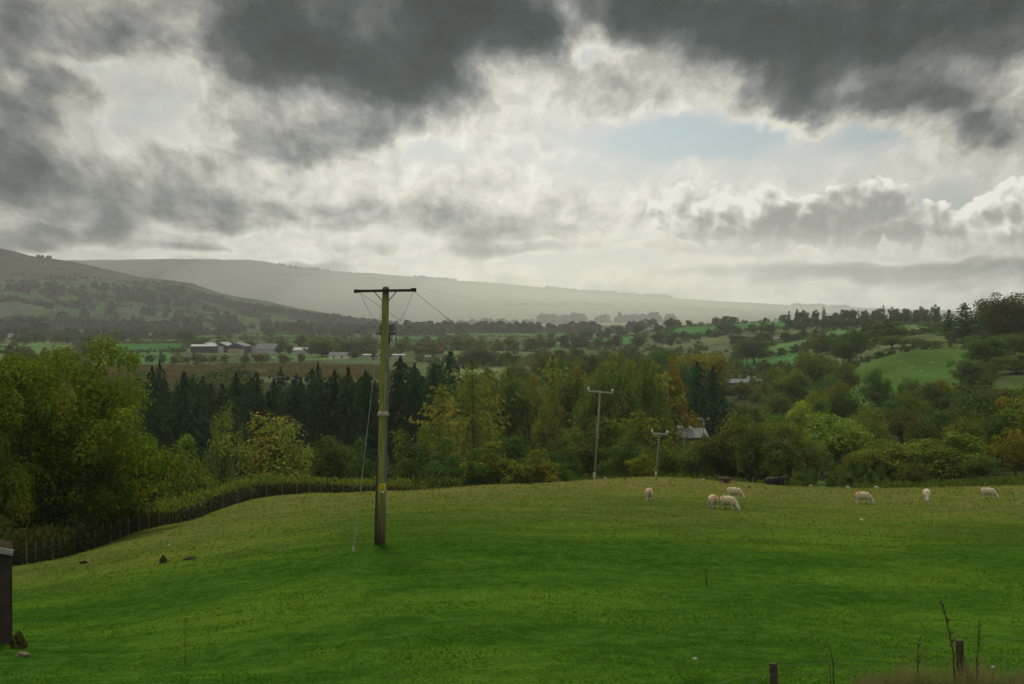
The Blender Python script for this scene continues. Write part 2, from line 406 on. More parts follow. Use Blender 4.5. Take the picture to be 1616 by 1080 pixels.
def H(x, y):
    x = np.asarray(x, float); y = np.asarray(y, float)
    d = np.maximum(y, 1.0)
    px = CX + F*x/np.maximum(y, 14.0)
    pc = np.clip((px-PXG[0])/(PXG[1]-PXG[0]), 0, len(PXG)-1.001)
    lc = np.clip((np.log(d)-LD[0])/(LD[1]-LD[0]), 0, len(LD)-1.001)
    i = pc.astype(int); j = lc.astype(int); a = pc-i; b = lc-j
    drop = (TAB[i, j]*(1-a)+TAB[i+1, j]*a)*(1-b)+(TAB[i, j+1]*(1-a)+TAB[i+1, j+1]*a)*b
    z = -drop
    # rough-ground undulation, growing with distance
    z = z + vnoise(x*0.11, y*0.11)*0.22*sstep(10, 40, d) + vnoise(x*0.37+9, y*0.37)*0.10
    z = z + vnoise(x*0.012+3, y*0.012)*2.0*sstep(250, 500, d)
    # the near hill on the left and the long far ridge
    rn = (HZ-np.interp(px, *zip(*RIDGE_NEAR)))/F*3800
    up = np.where(d < 3800, np.clip((d-2250)/1550, 0, 1)**1.25, 1-sstep(3800, 5600, d)*0.9)
    gul = vnoise(x*0.0032, y*0.0016)*34 + vnoise(x*0.008, y*0.004)*14
    mid = up*(1-up)*4
    hn = np.maximum(rn+26, 0)*up + np.where(rn > -10, gul*mid*np.clip((rn+26)/90, 0, 1), 0)
    rf = (HZ-np.interp(px, *zip(*RIDGE_FAR)))/F*7600
    uf = np.where(d < 7600, np.clip((d-5000)/2600, 0, 1)**0.9, 1-sstep(7600, 9500, d))
    hf = np.maximum(rf+28, 0)*uf + (vnoise(x*0.0016+7, y*0.0011)*70 + vnoise(x*0.005+7, y*0.003)*22)*uf*(1-uf)*3
    hf = hf + vnoise(x*0.02, y*0.0)*3.5*uf
    return z + np.maximum(hn*np.where(d < 5600, 1, 0.3), 0) + np.maximum(hf, 0)
def ground(x, y): return float(H(np.array([x]), np.array([y]))[0])
def P(px, d, dz=0.0):
    x = (px-CX)/F*d
    return (x, d, ground(x, d)+dz)
def zrow(py, d): return (HZ-py)/F*d

# ------------------------------------------------------------------ what grows where, as polygons in plan (direction px, distance)
def in_poly(px, d, poly):
    inside = np.zeros(px.shape, bool); n = len(poly)
    X = px; Y = np.log(d)
    for k in range(n):
        x1, y1 = poly[k][0], math.log(poly[k][1]); x2, y2 = poly[(k+1) % n][0], math.log(poly[(k+1) % n][1])
        c = ((y1 > Y) != (y2 > Y)) & (X < (x2-x1)*(Y-y1)/((y2-y1) if y2 != y1 else 1e-9)+x1)
        inside ^= c
    return inside
def dist_of(py, drop): return F*drop/(py-HZ)
# pastures: (polygon of (px, d), colour)
G1 = (0.034, 0.100, 0.024); G2 = (0.042, 0.118, 0.030); G3 = (0.066, 0.128, 0.038); G4 = (0.10, 0.125, 0.05); BR = (0.070, 0.062, 0.034); GD = (0.028, 0.07, 0.028)
FIELDS = [
    ([(120,1140),(285,1120),(300,1420),(130,1460)], G1),
    ([(130,1500),(300,1450),(330,1620),(140,1700)], G3),
    ([(300,1750),(470,1750),(480,2100),(310,2150)], G1),
    ([(380,1640),(560,1560),(600,1720),(400,1760)], G2),
    ([(560,1250),(690,1230),(720,1560),(600,1600)], G1),
    ([(610,1640),(720,1600),(740,1900),(600,1950)], G2),
    ([(170,620),(330,640),(400,700),(540,650),(640,700),(600,850),(430,880),(150,820)], BR),
    ([(150,880),(260,880),(280,1060),(150,1080)], G2),
    ([(420,960),(620,930),(640,1060),(430,1080)], G3),
    ([(660,900),(830,860),(860,1120),(700,1180)], G4),
    ([(700,640),(830,620),(850,820),(690,850)], G4),
    ([(860,1300),(1010,1260),(1020,1600),(880,1650)], G2),
    ([(820,1500),(880,1450),(890,1600),(830,1650)], G4),
    ([(720,1900),(900,1850),(930,2400),(740,2500)], G2),
    ([(1040,1400),(1140,1350),(1150,1700),(1070,1740)], G1),
    ([(1150,1380),(1330,1330),(1330,1700),(1150,1720)], G2),
    ([(1150,700),(1260,690),(1270,860),(1160,880)], G2),
    ([(1160,900),(1275,870),(1285,1060),(1170,1100)], G3),
    ([(1290,820),(1420,790),(1500,860),(1450,1150),(1300,1150)], G3),
    ([(1330,430),(1520,420),(1560,520),(1525,615),(1430,620),(1350,600),(1310,540)], (0.050,0.100,0.020)),
    ([(1545,395),(1760,380),(1760,540),(1575,545)], (0.055,0.082,0.026)),
    ([(1440,640),(1540,600),(1570,700),(1480,760)], (0.085,0.11,0.04)),
    ([(1250,160),(1350,156),(1360,205),(1250,215)], (0.045,0.082,0.022)),
    ([(0,1800),(280,1750),(300,2250),(0,2300)], G4),
    ([(0,1000),(110,1000),(110,1500),(0,1500)], G3),
    ([(780,3800),(1080,3700),(1100,4700),(780,4900)], (0.16,0.17,0.08)),
]

# ------------------------------------------------------------------ the ground: one sheet out to beyond the ridge
def build_ground():
    t = np.concatenate([np.linspace(-1.6, -0.46, 40)[:-1], np.linspace(-0.46, 0.46, 620), np.linspace(0.46, 1.6, 40)[1:]])
    ys = np.concatenate([np.linspace(-14, 4, 16)[:-1], np.exp(np.linspace(math.log(4), math.log(11500), 760))])
    T, Y = np.meshgrid(t, ys)
    X = T*(Y+18)
    Z = H(X, Y)
    # behind the camera: a gentle verge
    n, m = T.shape
    idx = np.arange(n*m).reshape(n, m)
    faces = np.stack([idx[:-1,:-1], idx[:-1,1:], idx[1:,1:], idx[1:,:-1]], -1).reshape(-1, 4)
    me = mesh_np('ground', np.stack([X, Y, Z], -1).reshape(-1, 3), faces, smooth=True)
    d = np.maximum(Y, 1.0).ravel(); x = X.ravel(); px = CX+F*x/np.maximum(d, 14)
    col = np.zeros((n*m, 4), np.float32)
    # default: rough valley green
    base = np.array([0.060, 0.085, 0.036])
    col[:, :3] = base
    k = vnoise(x*0.006, d*0.004)+0.5
    col[:, :3] += (k[:, None]-0.5)*np.array([0.05, 0.03, 0.012])
    for poly, c in FIELDS:
        q = in_poly(px, d, poly); col[q, :3] = c
    # hill: improved pasture low down, rough moor higher
    rn = (HZ-np.interp(px, *zip(*RIDGE_NEAR)))/F*3800
    hill = (d > 2250)
    zz = Z.ravel()
    # hill fields: irregular cells
    cx = np.floor((x+vnoise(x*0.004, d*0.002)*160)/210); cyy = np.floor((d+vnoise(x*0.003+5, d*0.003)*200)/230)
    hsh = np.abs(np.sin(cx*12.9898+cyy*78.233)*43758.5453) % 1.0
    fc = np.where((hsh < 0.42)[:, None], np.array([[0.075,0.115,0.045]]), np.where((hsh < 0.75)[:, None], np.array([[0.10,0.115,0.055]]), np.array([[0.055,0.075,0.04]])))
    moor = np.array([[0.085, 0.072, 0.048]])+((vnoise(x*0.008, d*0.003))[:, None])*np.array([[0.05,0.03,0.02]])
    up = sstep(55, 110, zz+vnoise(x*0.004+2, d*0.002)*70)
    hc = fc*(1-up[:, None])+moor*up[:, None]
    far = d > 5000
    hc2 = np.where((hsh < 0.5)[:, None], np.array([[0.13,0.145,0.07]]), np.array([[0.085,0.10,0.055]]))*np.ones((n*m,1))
    pal = sstep(420, 800, px)[:, None]; hc2 = hc2*0.6+np.array([[0.10,0.105,0.065]])*0.4  # paler toward mid-ridge: some of the mist's brightness is painted into the colour
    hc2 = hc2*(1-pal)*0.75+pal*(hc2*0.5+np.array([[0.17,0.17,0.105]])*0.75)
    isfield = np.zeros(n*m, bool)
    for poly, c in FIELDS[-1:]: isfield |= in_poly(px, d, poly)
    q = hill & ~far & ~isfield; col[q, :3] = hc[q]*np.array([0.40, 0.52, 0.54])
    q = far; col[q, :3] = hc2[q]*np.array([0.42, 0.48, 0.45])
    # woodland floor between the pasture and the valley
    wood = (d > 128) & (d < 640) & ~((px > 900) & (d > 560)) & ~np.any([in_poly(px, d, p) for p, c in FIELDS], axis=0)
    col[wood, :3] = np.array([0.030, 0.038, 0.016])+(vnoise(x[wood]*0.1, d[wood]*0.1)[:, None])*0.015
    # near pasture (alpha 1): own grass shader
    fl = np.interp(px, [-600, 0, 36, 126, 250, 337, 405, 538, 650, 800, 938, 1034, 1150, 1240, 1400, 1616, 2300], [60, 68, 74, 88, 100, 117, 121, 130, 137, 142, 156, 160, 156, 148, 144, 141, 140])
    near = 1-sstep(-1.5, 1.5, d-fl)
    col[:, 3] = near
    a = me.color_attributes.new('cover', 'FLOAT_COLOR', 'POINT')
    a.data.foreach_set('color', col.ravel())
    # dryness of the sward: bleached bent on the brow, lush in front
    dry = sstep(30, 132, d)**1.15*0.95*np.interp(px, [300,420,650,1100,1300,1620], [0.5,0.8,1,1,0.85,0.8])
    dry = dry + vnoise(x*0.05+1.5, d*0.03)*0.5*sstep(25, 70, d)
    left = sstep(700, 200, px)*sstep(40, 60, d)*(1-sstep(85, 110, d))
    dry = np.clip(dry+left*0.35, 0, 1)
    b = me.attributes.new('dry', 'FLOAT', 'POINT'); b.data.foreach_set('value', dry.astype(np.float32))
    m_, nt, out = new_mat('ground')
    at = nt.node('ShaderNodeAttribute', attribute_name='cover')
    dr = nt.node('ShaderNodeAttribute', attribute_name='dry').outputs['Fac']
    pos = nt.node('ShaderNodeNewGeometry').outputs['Position']
    nA = nt.noise(pos, 0.11, 4, 0.6); nB = nt.noise(pos, 0.9, 5, 0.65); nC = nt.noise(pos, 7.0, 3, 0.7)
    nS = nt.noise(nt.v('MULTIPLY', pos, (0.6, 0.9, 0.6)), 0.5, 5, 0.62)
    nF = nt.noise(nt.v('MULTIPLY', pos, (1, 0.7, 1)), 21.0, 4, 0.75); nG = nt.noise(nt.v('MULTIPLY', pos, (1, 0.6, 1)), 2.6, 5, 0.7)
    g = nt.mix(nt.mr(nt.m('ADD', nt.m('MULTIPLY', nS, 0.45), nt.m('MULTIPLY', nG, 0.55)), 0.36, 0.64), (0.018, 0.056, 0.006), (0.042, 0.094, 0.010))
    g = nt.mix(nt.mr(nA, 0.42, 0.66), g, (0.062, 0.125, 0.011))
    g = nt.mix(nt.m('MULTIPLY', nt.mr(nC, 0.45, 0.75), 0.5), g, (0.020, 0.062, 0.008))
    st = nt.mix(nt.mr(nB, 0.36, 0.66), (0.070, 0.105, 0.015), (0.150, 0.120, 0.036))
    st = nt.mix(nt.m('MULTIPLY', nt.mr(nC, 0.45, 0.75), 0.5), st, (0.165, 0.122, 0.048))
    dd = nt.m('ADD', dr, nt.m('MULTIPLY', nt.m('SUBTRACT', nS, 0.5), 0.9), clamp=True)
    dd = nt.m('MULTIPLY', dd, nt.mr(dr, 0.0, 0.62))
    g = nt.mix(dd, g, st)
    g = nt.v('SCALE', g, nt.m('MULTIPLY', nt.mr(nF, 0.28, 0.72, 0.60, 1.42, smooth=False), nt.mr(nG, 0.3, 0.7, 0.80, 1.2, smooth=False)))
    # far cover with field-scale mottling
    nf = nt.noise(nt.v('MULTIPLY', pos, (1, 0.5, 1)), 0.035, 6, 0.65)
    fcov = nt.v('SCALE', at.outputs['Color'], nt.mr(nf, 0.3, 0.7, 0.5, 1.5, smooth=False))
    c = nt.mix(at.outputs['Alpha'], fcov, g)
    bs = nt.node('ShaderNodeBsdfDiffuse'); nt.put(bs.inputs['Color'], c)
    bn = nt.node('ShaderNodeBump'); bn.inputs['Strength'].default_value = 0.75; bn.inputs['Distance'].default_value = 0.22
    nt.put(bn.inputs['Height'], nt.m('ADD', nt.noise(pos, 2.2, 6, 0.7), nt.m('MULTIPLY', nS, 1.4)))
    nt.put(bs.inputs['Normal'], bn.outputs[0])
    nt.l.new(bs.outputs[0], out.inputs[0])
    o = obj_me('ground', me, m_)
    tag(o, kind='structure')
build_ground()

# ------------------------------------------------------------------ the air
def build_haze():
    mb = MB().box(-12000, 12000, -60, 11400, -33.5, 330)
    m, nt, out = new_mat('haze')
    v = nt.node('ShaderNodeVolumePrincipled')
    v.inputs['Color'].default_value = (0.93, 0.95, 0.94, 1); v.inputs['Density'].default_value = HAZE_D; v.inputs['Anisotropy'].default_value = 0.4
    nt.l.new(v.outputs[0], out.inputs['Volume'])
    o = mb.build('haze', m); tag(o, kind='stuff')
    # the rain shower that veils the middle of the far ridge
    bm = bmesh.new(); bmesh.ops.create_icosphere(bm, subdivisions=4, radius=1)
    me = bpy.data.meshes.new('haze'); bm.to_mesh(me); bm.free()
    m2, nt, out = new_mat('rain_veil'); v = nt.node('ShaderNodeVolumePrincipled')
    v.inputs['Color'].default_value = (0.96, 0.95, 0.90, 1); v.inputs['Density'].default_value = 0.85e-4; v.inputs['Anisotropy'].default_value = 0.4
    nt.l.new(v.outputs[0], out.inputs['Volume'])
    for k, (q, dx) in enumerate(((1.35, 0), (1.0, 80), (0.68, 160))):
        r = obj_me('haze', me, m2); r.location = ((930-CX)/F*5300+dx, 5300, 20); r.scale = (1250*q, 1500*(0.7+0.3*q), 300*(0.75+.25*q)); tag(r, kind='stuff')
HAZE_D = 0.55e-4
build_haze()
# ------------------------------------------------------------------ foliage
def leaf_mat(name, dark, light, third=None, trans=0.24, third_amt=0.25, nscale=2.2):
    """leaves: per-leaf and per-spray variation around the crown's own tint (object colour)"""
    m, nt, out = new_mat(name)
    ge = nt.node('ShaderNodeNewGeometry'); oi = nt.node('ShaderNodeObjectInfo')
    tc = nt.node('ShaderNodeTexCoord').outputs['Object']
    rnd = ge.outputs['Random Per Island']
    pos = nt.v('ADD', tc, nt.comb(nt.m('MULTIPLY', oi.outputs['Random'], 37.0), 0, 0))
    n = nt.noise(pos, nscale, 3, 0.6)
    f = nt.m('ADD', nt.m('MULTIPLY', rnd, 0.55), nt.m('MULTIPLY', nt.mr(n, 0.3, 0.7), 0.55), clamp=True)
    c = nt.mix(f, dark, light)
    if third is not None:
        n2 = nt.noise(nt.v('ADD', pos, (5, 1, 3)), nscale*0.7, 3, 0.6)
        w = nt.m('MULTIPLY', nt.mr(n2, 0.48, 0.68), nt.mr(rnd, 1.0-2*third_amt, 1.0-third_amt*0.6))
        c = nt.mix(w, c, third)
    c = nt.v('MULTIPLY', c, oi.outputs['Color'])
    d = nt.node('ShaderNodeBsdfDiffuse'); nt.put(d.inputs[0], c)
    t = nt.node('ShaderNodeBsdfTranslucent'); nt.put(t.inputs[0], nt.v('MULTIPLY', c, (1.25, 1.15, 0.6)))
    mx = nt.node('ShaderNodeMixShader'); mx.inputs[0].default_value = trans
    nt.l.new(d.outputs[0], mx.inputs[1]); nt.l.new(t.outputs[0], mx.inputs[2]); nt.l.new(mx.outputs[0], out.inputs[0])
    return m
LEAF = leaf_mat('leaves', (0.046, 0.090, 0.026), (0.170, 0.240, 0.060), (0.25, 0.195, 0.050))
ASHLEAF = leaf_mat('ash_leaves', (0.044, 0.090, 0.016), (0.200, 0.265, 0.036), (0.30, 0.23, 0.034), trans=0.26, third_amt=0.24, nscale=4.0)
NEEDLE = leaf_mat('needles', (0.013, 0.036, 0.018), (0.038, 0.082, 0.038), None, trans=0.12)
LARCH = leaf_mat('larch_needles', (0.070, 0.100, 0.020), (0.215, 0.220, 0.042), (0.31, 0.225, 0.040), trans=0.3, third_amt=0.3)
TWIG = leaf_mat('twigs', (0.050, 0.044, 0.026), (0.125, 0.105, 0.062), None, trans=0.0)
BRACKEN = leaf_mat('bracken', (0.046, 0.074, 0.020), (0.200, 0.220, 0.060), (0.24, 0.165, 0.060), trans=0.3, third_amt=0.3, nscale=0.5)
BARK = noisy_mat('bark', (0.035, 0.030, 0.022), (0.085, 0.075, 0.058), 6.0, 0.95, 0.6, 0.1)

def rand_dirs(rs, n):
    v = rs.normal(size=(n, 3)); return v/np.linalg.norm(v, axis=1)[:, None]
def quads(c, a, b):
    """leaf-shaped quads (diamonds) with centres c, half-axes a, b"""
    n = len(c)
    v = np.stack([c-a, c-b*0.9+a*0.1, c+a, c+b], 1).reshape(-1, 3)
    f = np.arange(n*4).reshape(n, 4)
    return v, f
def perp(rs, d):
    r = rand_dirs(rs, len(d)); a = np.cross(d, r); return a/(np.linalg.norm(a, axis=1)[:, None]+1e-9)

def crown_clumps(rs, nclump, zc=0.58, lower=0.16, top_bias=0.0, wob=0.22, flat=1.0, rmin=0.10, rmax=0.19, pear=0.0):
    """clump centres and radii in a unit-height crown (width 1 too)"""
    ph = rs.rand(6)*6.28
    out = []
    while len(out) < nclump:
        d = rand_dirs(rs, 1)[0]
        az = math.atan2(d[1], d[0])
        lob = 1+wob*(math.sin(2*az+ph[0]+3*d[2])+math.sin(3*az+ph[1]-2*d[2])+0.7*math.sin(5*az+ph[2]+5*d[2]))*0.5
        rr = rs.rand()**0.42
        if rs.rand() < 0.15: rr *= 0.5
        cr = rmin+(rmax-rmin)*rs.rand()**1.4
        hz = (1-zc) if d[2] > 0 else (zc-lower)
        rad = 0.5*lob*(1-pear*max(d[2], 0))
        c = np.array([d[0]*(rad-cr*0.8)*rr, d[1]*(rad-cr*0.8)*rr, zc+d[2]*max(hz-cr*0.7, 0.02)*rr*(1+0.10*math.sin(3*az+ph[3]))])
        if c[2]-cr*0.6 < lower*0.5: continue
        out.append((c, cr))
    return out
def leaves_on_clumps(rs, clumps, nleaf, size, squash=0.8, up=0.35, elong=1.7):
    tot = sum(cr**2 for c, cr in clumps); V = []; Fc = []; o = 0
    for c, cr in clumps:
        n = max(8, int(nleaf*cr**2/tot))
        d = rand_dirs(rs, n); d[:, 2] += 0.25; d /= np.linalg.norm(d, axis=1)[:, None]
        rad = cr*(0.35+0.75*rs.rand(n)**0.55)*(1+0.22*np.sin(d[:, 0]*5+c[0]*30)*np.sin(d[:, 1]*5+c[1]*30+d[:, 2]*4))
        p = c+d*rad[:, None]*np.array([1, 1, squash])
        nrm = d*0.95+rand_dirs(rs, n)*0.5+np.array([0, 0, up]); nrm /= np.linalg.norm(nrm, axis=1)[:, None]
        a = perp(rs, nrm); b = np.cross(nrm, a)
        s = size*(0.55+0.9*rs.rand(n))[:, None]
        v, f = quads(p, a*s*elong*0.5, b*s*0.5)
        V.append(v); Fc.append(f+o); o += len(v)
    return np.concatenate(V), np.concatenate(Fc)
def twigs_on_clumps(rs, clumps, ntwig, length, width):
    tot = sum(cr**2 for c, cr in clumps); V = []; Fc = []; o = 0
    for c, cr in clumps:
        n = max(3, int(ntwig*cr**2/tot))
        d = rand_dirs(rs, n); d[:, 2] = np.abs(d[:, 2])*0.8+0.1*rs.rand(n); d /= np.linalg.norm(d, axis=1)[:, None]
        p = c+d*(cr*(0.3+0.8*rs.rand(n)))[:, None]
        out = d+rand_dirs(rs, n)*0.5; out /= np.linalg.norm(out, axis=1)[:, None]
        b = perp(rs, out)
        v, f = quads(p, out*(length*(0.5+rs.rand(n)))[:, None]*0.5, b*width*0.5)
        V.append(v); Fc.append(f+o); o += len(v)
    return np.concatenate(V), np.concatenate(Fc)
def limbs_mesh(rs, clumps, trunk_r, zfork, nl, lean=0.0, base=-0.03, nseg=5, stems=1):
    """tapered trunk that forks toward the clumps"""
    mb = MB()
    picks = [clumps[i] for i in rs.permutation(len(clumps))[:nl]]
    for s in range(stems):
        a0 = 6.28*s/stems+rs.rand(); off = trunk_r*1.5*(stems > 1)
        bx, by = off*math.cos(a0), off*math.sin(a0)
        fx, fy = bx*3+lean, by*3
        mb.tube([(bx*.8, by*.8, base), (bx, by, zfork*0.3), (bx*2+lean*.5, by*2, zfork*0.7), (fx, fy, zfork), (fx*1.2, fy*1.2, zfork+0.22)],
                [trunk_r*1.5, trunk_r*1.05, trunk_r*.9, trunk_r*.8, trunk_r*0.3], n=7)
        for c, cr in picks[s::stems]:
            q = Vector((fx, fy, zfork*(0.75+0.25*rs.rand()))); e = Vector(c)
            mpt = q.lerp(e, 0.5)+Vector((0, 0, 0.05))+Vector(rs.normal(size=3)*0.02)
            mb.tube([q, q.lerp(mpt, .5)+Vector(rs.normal(size=3)*0.008), mpt, e], [trunk_r*.55, trunk_r*.42, trunk_r*.3, trunk_r*.07], n=5, cap=False)
    me = bpy.data.meshes.new('trunk'); me.from_pydata([tuple(v) for v in mb.v], [], mb.f)
    me.polygons.foreach_set('use_smooth', np.ones(len(me.polygons), bool)); me.update()
    me.materials.append(BARK)
    return me
def two_mat_mesh(name, parts):
    V = []; Fs = []; mi = []; o = 0; mats = []
    for (v, f, m) in parts:
        if m not in mats: mats.append(m)
        V.append(v); Fs.append(f+o); o += len(v); mi.append(np.full(len(f), mats.index(m), np.int32))
    me = mesh_np(name, np.concatenate(V), np.concatenate(Fs))
    for m in mats: me.materials.append(m)
    me.polygons.foreach_set('material_index', np.concatenate(mi))
    return me

def make_round(seed, nclump, nleaf, size, mat=None, twig=0, trunk_r=0.022, zfork=0.3, nl=14, stems=1, lean=0.0, **kw):
    rs = np.random.RandomState(seed)
    cl = crown_clumps(rs, nclump, **kw)
    v, f = leaves_on_clumps(rs, cl, nleaf, size)
    parts = [(v, f, mat or LEAF)]
    if twig:
        tv, tf = twigs_on_clumps(rs, cl, twig, size*4.5, size*0.30)
        parts.append((tv, tf, TWIG))
    return two_mat_mesh('crown', parts), limbs_mesh(rs, cl, trunk_r, zfork, nl, lean, stems=stems)

def make_conifer(seed, nwhorl, nbr, nspray, mat, width=0.5, droop=0.25, size=0.026, gap=0.06, power=0.85, upturn=0.0, irregular=0.25):
    rs = np.random.RandomState(seed); C = []; A = []; B = []
    for i in range(nwhorl):
        t = i/(nwhorl-1)
        z0 = gap+(0.985-gap)*t
        L = width*(1-t)**power*(0.9+irregular*rs.normal()*0.5)+0.012
        k = max(4, int(nbr*(0.5+0.6*(1-t))))
        for j in range(k):
            a = 6.283*(j+rs.rand())/k; l = L*(0.62+0.5*rs.rand())
            ca, sa = math.cos(a), math.sin(a)
            ns = max(3, int(nspray*l/width))
            u = (np.arange(ns)+rs.rand(ns))/ns
            r = l*u
            z = z0-droop*l*u**1.4+upturn*l*u**3+rs.normal(size=ns)*0.006
            side = rs.normal(size=ns)*l*0.14*(1-u*0.5)
            c = np.stack([ca*r-sa*side, sa*r+ca*side, z], 1)
            ax = np.stack([ca*np.ones(ns)-sa*side*6, sa*np.ones(ns)+ca*side*6, -droop*1.2-0.5*rs.rand(ns)], 1)
            ax /= np.linalg.norm(ax, axis=1)[:, None]
            C.append(c); A.append(ax)
    c = np.concatenate(C); a = np.concatenate(A); n = len(c)
    b = perp(rs, a)
    s = size*(0.6+0.8*rs.rand(n))[:, None]
    v, f = quads(c, a*s, b*s*0.42)
    crown = two_mat_mesh('crown', [(v, f, mat)])
    mb = MB().tube([(0, 0, -0.03), (0.002, 0.001, 0.4), (0, 0, 0.96)], [0.016, 0.010, 0.002], n=6)
    me = bpy.data.meshes.new('trunk'); me.from_pydata([tuple(x) for x in mb.v], [], mb.f); me.update(); me.materials.append(BARK)
    return crown, me

# prototypes (mesh data shared by every copy); unit height and width
PROTO = {
 'broad':  [make_round(s, 64, 8500, 0.023, wob=0.28) for s in (1, 2, 3)],
 'brown':  [make_round(s, 58, 6200, 0.021, twig=1900, wob=0.3) for s in (11, 12, 13)],
 'oak':    [make_round(s, 95, 13000, 0.019, zc=0.5, lower=0.06, wob=0.25, rmin=0.08, rmax=0.15) for s in (21, 22)],
 'bush':   [make_round(s, 56, 7500, 0.025, zc=0.36, lower=-0.05, wob=0.25, trunk_r=0.014, zfork=0.15, nl=12, stems=3) for s in (31, 32, 33)],
 'willow': [make_round(s, 50, 6500, 0.022, twig=1300, zc=0.42, lower=0.0, wob=0.32, trunk_r=0.014, zfork=0.18, nl=14, stems=3) for s in (41, 42)],
 'hawthorn': [make_round(s, 44, 4200, 0.022, twig=2800, zc=0.56, lower=0.14, wob=0.35, trunk_r=0.026, zfork=0.26, nl=20, stems=2) for s in (51, 52)],
 'spruce': [make_conifer(s, 34, 12, 16, NEEDLE, width=0.58, droop=0.20, size=0.038, power=0.46, gap=0.02, irregular=0.6) for s in (61, 62)]+[make_conifer(s, 30, 11, 16, NEEDLE, width=0.58, droop=0.15, size=0.042, power=0.7, gap=0.05, irregular=0.7) for s in (63, 64)]+[make_conifer(68, 26, 10, 15, NEEDLE, width=0.6, droop=0.05, size=0.04, power=0.5, gap=0.08, upturn=0.15, irregular=0.9)]+[make_conifer(65, 46, 9, 13, NEEDLE, width=0.5, droop=0.4, size=0.03, power=0.42, gap=0.03, irregular=0.5)],
 'pine':   [make_conifer(s, 30, 9, 13, NEEDLE, width=0.5, droop=0.05, size=0.040, gap=0.2, power=0.5, upturn=0.2, irregular=0.6) for s in (66, 67)],
 'larch':  [make_conifer(s, 34, 10, 15, LARCH, width=0.56, droop=0.10, size=0.030, gap=0.04, power=0.42, upturn=0.22, irregular=0.8) for s in (71, 72)]+[make_round(s, 80, 9000, 0.019, mat=LARCH, zc=0.42, lower=0.0, wob=0.4, rmin=0.07, rmax=0.13, pear=0.45, trunk_r=0.016) for s in (73, 74, 75)],
 'far':    [make_round(s, 26, 800, 0.080, zc=0.46, lower=-0.06, wob=0.3, nl=5, rmin=0.12, rmax=0.2) for s in (81, 82, 83, 84)],
 'farfir': [make_conifer(s, 16, 7, 5, NEEDLE, width=0.42, droop=0.3, size=0.06) for s in (91, 92)],
}
RT = random.Random(5)
TREE_N = [0]
def tree(kind, px, top, w, d, label, tint=(1,1,1), group=None, name=None, cat=None, cy=None, h=None, dz=0.0, single=False, rz=None):
    """stand a tree at direction px and distance d; `top` (row) and `w` (px) give its true height and spread there"""
    x, y, z = P(px, d)
    z += dz
    if h is None: h = zrow(top, d)-z
    wd = w*d/F
    cr, tr = RT.choice(PROTO[kind])
    nm = name or {'broad':'broadleaf_tree','brown':'autumn_tree','oak':'spreading_tree','bush':'bush','willow':'willow_bush','hawthorn':'hawthorn_tree','spruce':'spruce_tree','pine':'pine_tree','larch':'larch_tree','far':'hedgerow_tree','farfir':'spruce_tree'}[kind]
    ct = cat or ('bush' if kind in ('bush', 'willow') else 'tree')
    jit = [RT.uniform(0.9, 1.1) for _ in range(3)]
    c4 = (tint[0]*jit[0], tint[1]*jit[1], tint[2]*jit[2], 1)
    rz = RT.uniform(0, 6.28) if rz is None else rz
    wf = wd if kind not in ('spruce', 'larch', 'pine', 'farfir') else wd*1.05
    if single:
        o = bpy.data.objects.new(nm, cr); link(o)
        o.location = (x, y, z-0.2); o.scale = (wf, wf*RT.uniform(.85, 1.15), h); o.rotation_euler = (0, 0, rz); o.color = c4
        tag(o, label, ct, group)
        return o
    r = empty(nm, (x, y, z-0.2), rz)
    if kind in ('spruce', 'larch'):
        r.rotation_euler = (RT.gauss(0, .02), RT.gauss(0, .02), rz); h *= RT.uniform(.93, 1.08); wf *= RT.uniform(.8, 1.25)*(1.3 if kind == 'larch' else 1.0)
    r.scale = (wf, wf*RT.uniform(.85, 1.1), h)
    tag(r, label, ct, group)
    a = bpy.data.objects.new('trunk', tr); link(a, r)
    b = bpy.data.objects.new('crown', cr); link(b, r); b.color = c4
    return r
# ------------------------------------------------------------------ named trees and bushes
# the big tree behind the corner of the stock fence
PROTO['ash'] = [make_round(101, 150, 85000, 0.0096, mat=ASHLEAF, zc=0.52, lower=0.02, wob=0.34, rmin=0.06, rmax=0.12, trunk_r=0.026, zfork=0.24, nl=70, stems=2)]
PROTO['ash2'] = [make_round(103, 120, 50000, 0.0110, mat=ASHLEAF, zc=0.5, lower=0.0, wob=0.32, rmin=0.06, rmax=0.12, trunk_r=0.022, zfork=0.24, nl=40, stems=2)]
tree('ash', 84, 503, 350, 96, 'large yellow-green ash tree leaning over the stock fence, tallest at that corner', (0.82,0.9,0.62), name='ash_tree', rz=0.6)
tree('ash2', -75, 545, 240, 88, 'yellowing ash tree cut by the picture edge behind the small shed roof', (0.72,0.74,0.62), name='ash_tree')
tree('ash2', 195, 662, 112, 104, 'low spreading yellow-green sapling under the large ash tree, overhanging the fence', (0.5,0.58,0.46), name='ash_tree')
tree('bush', 60, 745, 150, 92, 'dark brambly bush in deep shade beneath the large ash tree', (0.22,0.24,0.26))  # deep shade under the crown is put into this dark tint
tree('bush', 175, 735, 130, 107, 'dark shaded bush beside the ash trunk just above the fence', (0.2,0.22,0.24))  # tint darkened for the tree's shade as well
tree('bush', -20, 780, 120, 82, 'brown-green scrub bush beyond the fence nearest the shed', (0.6,0.5,0.5))

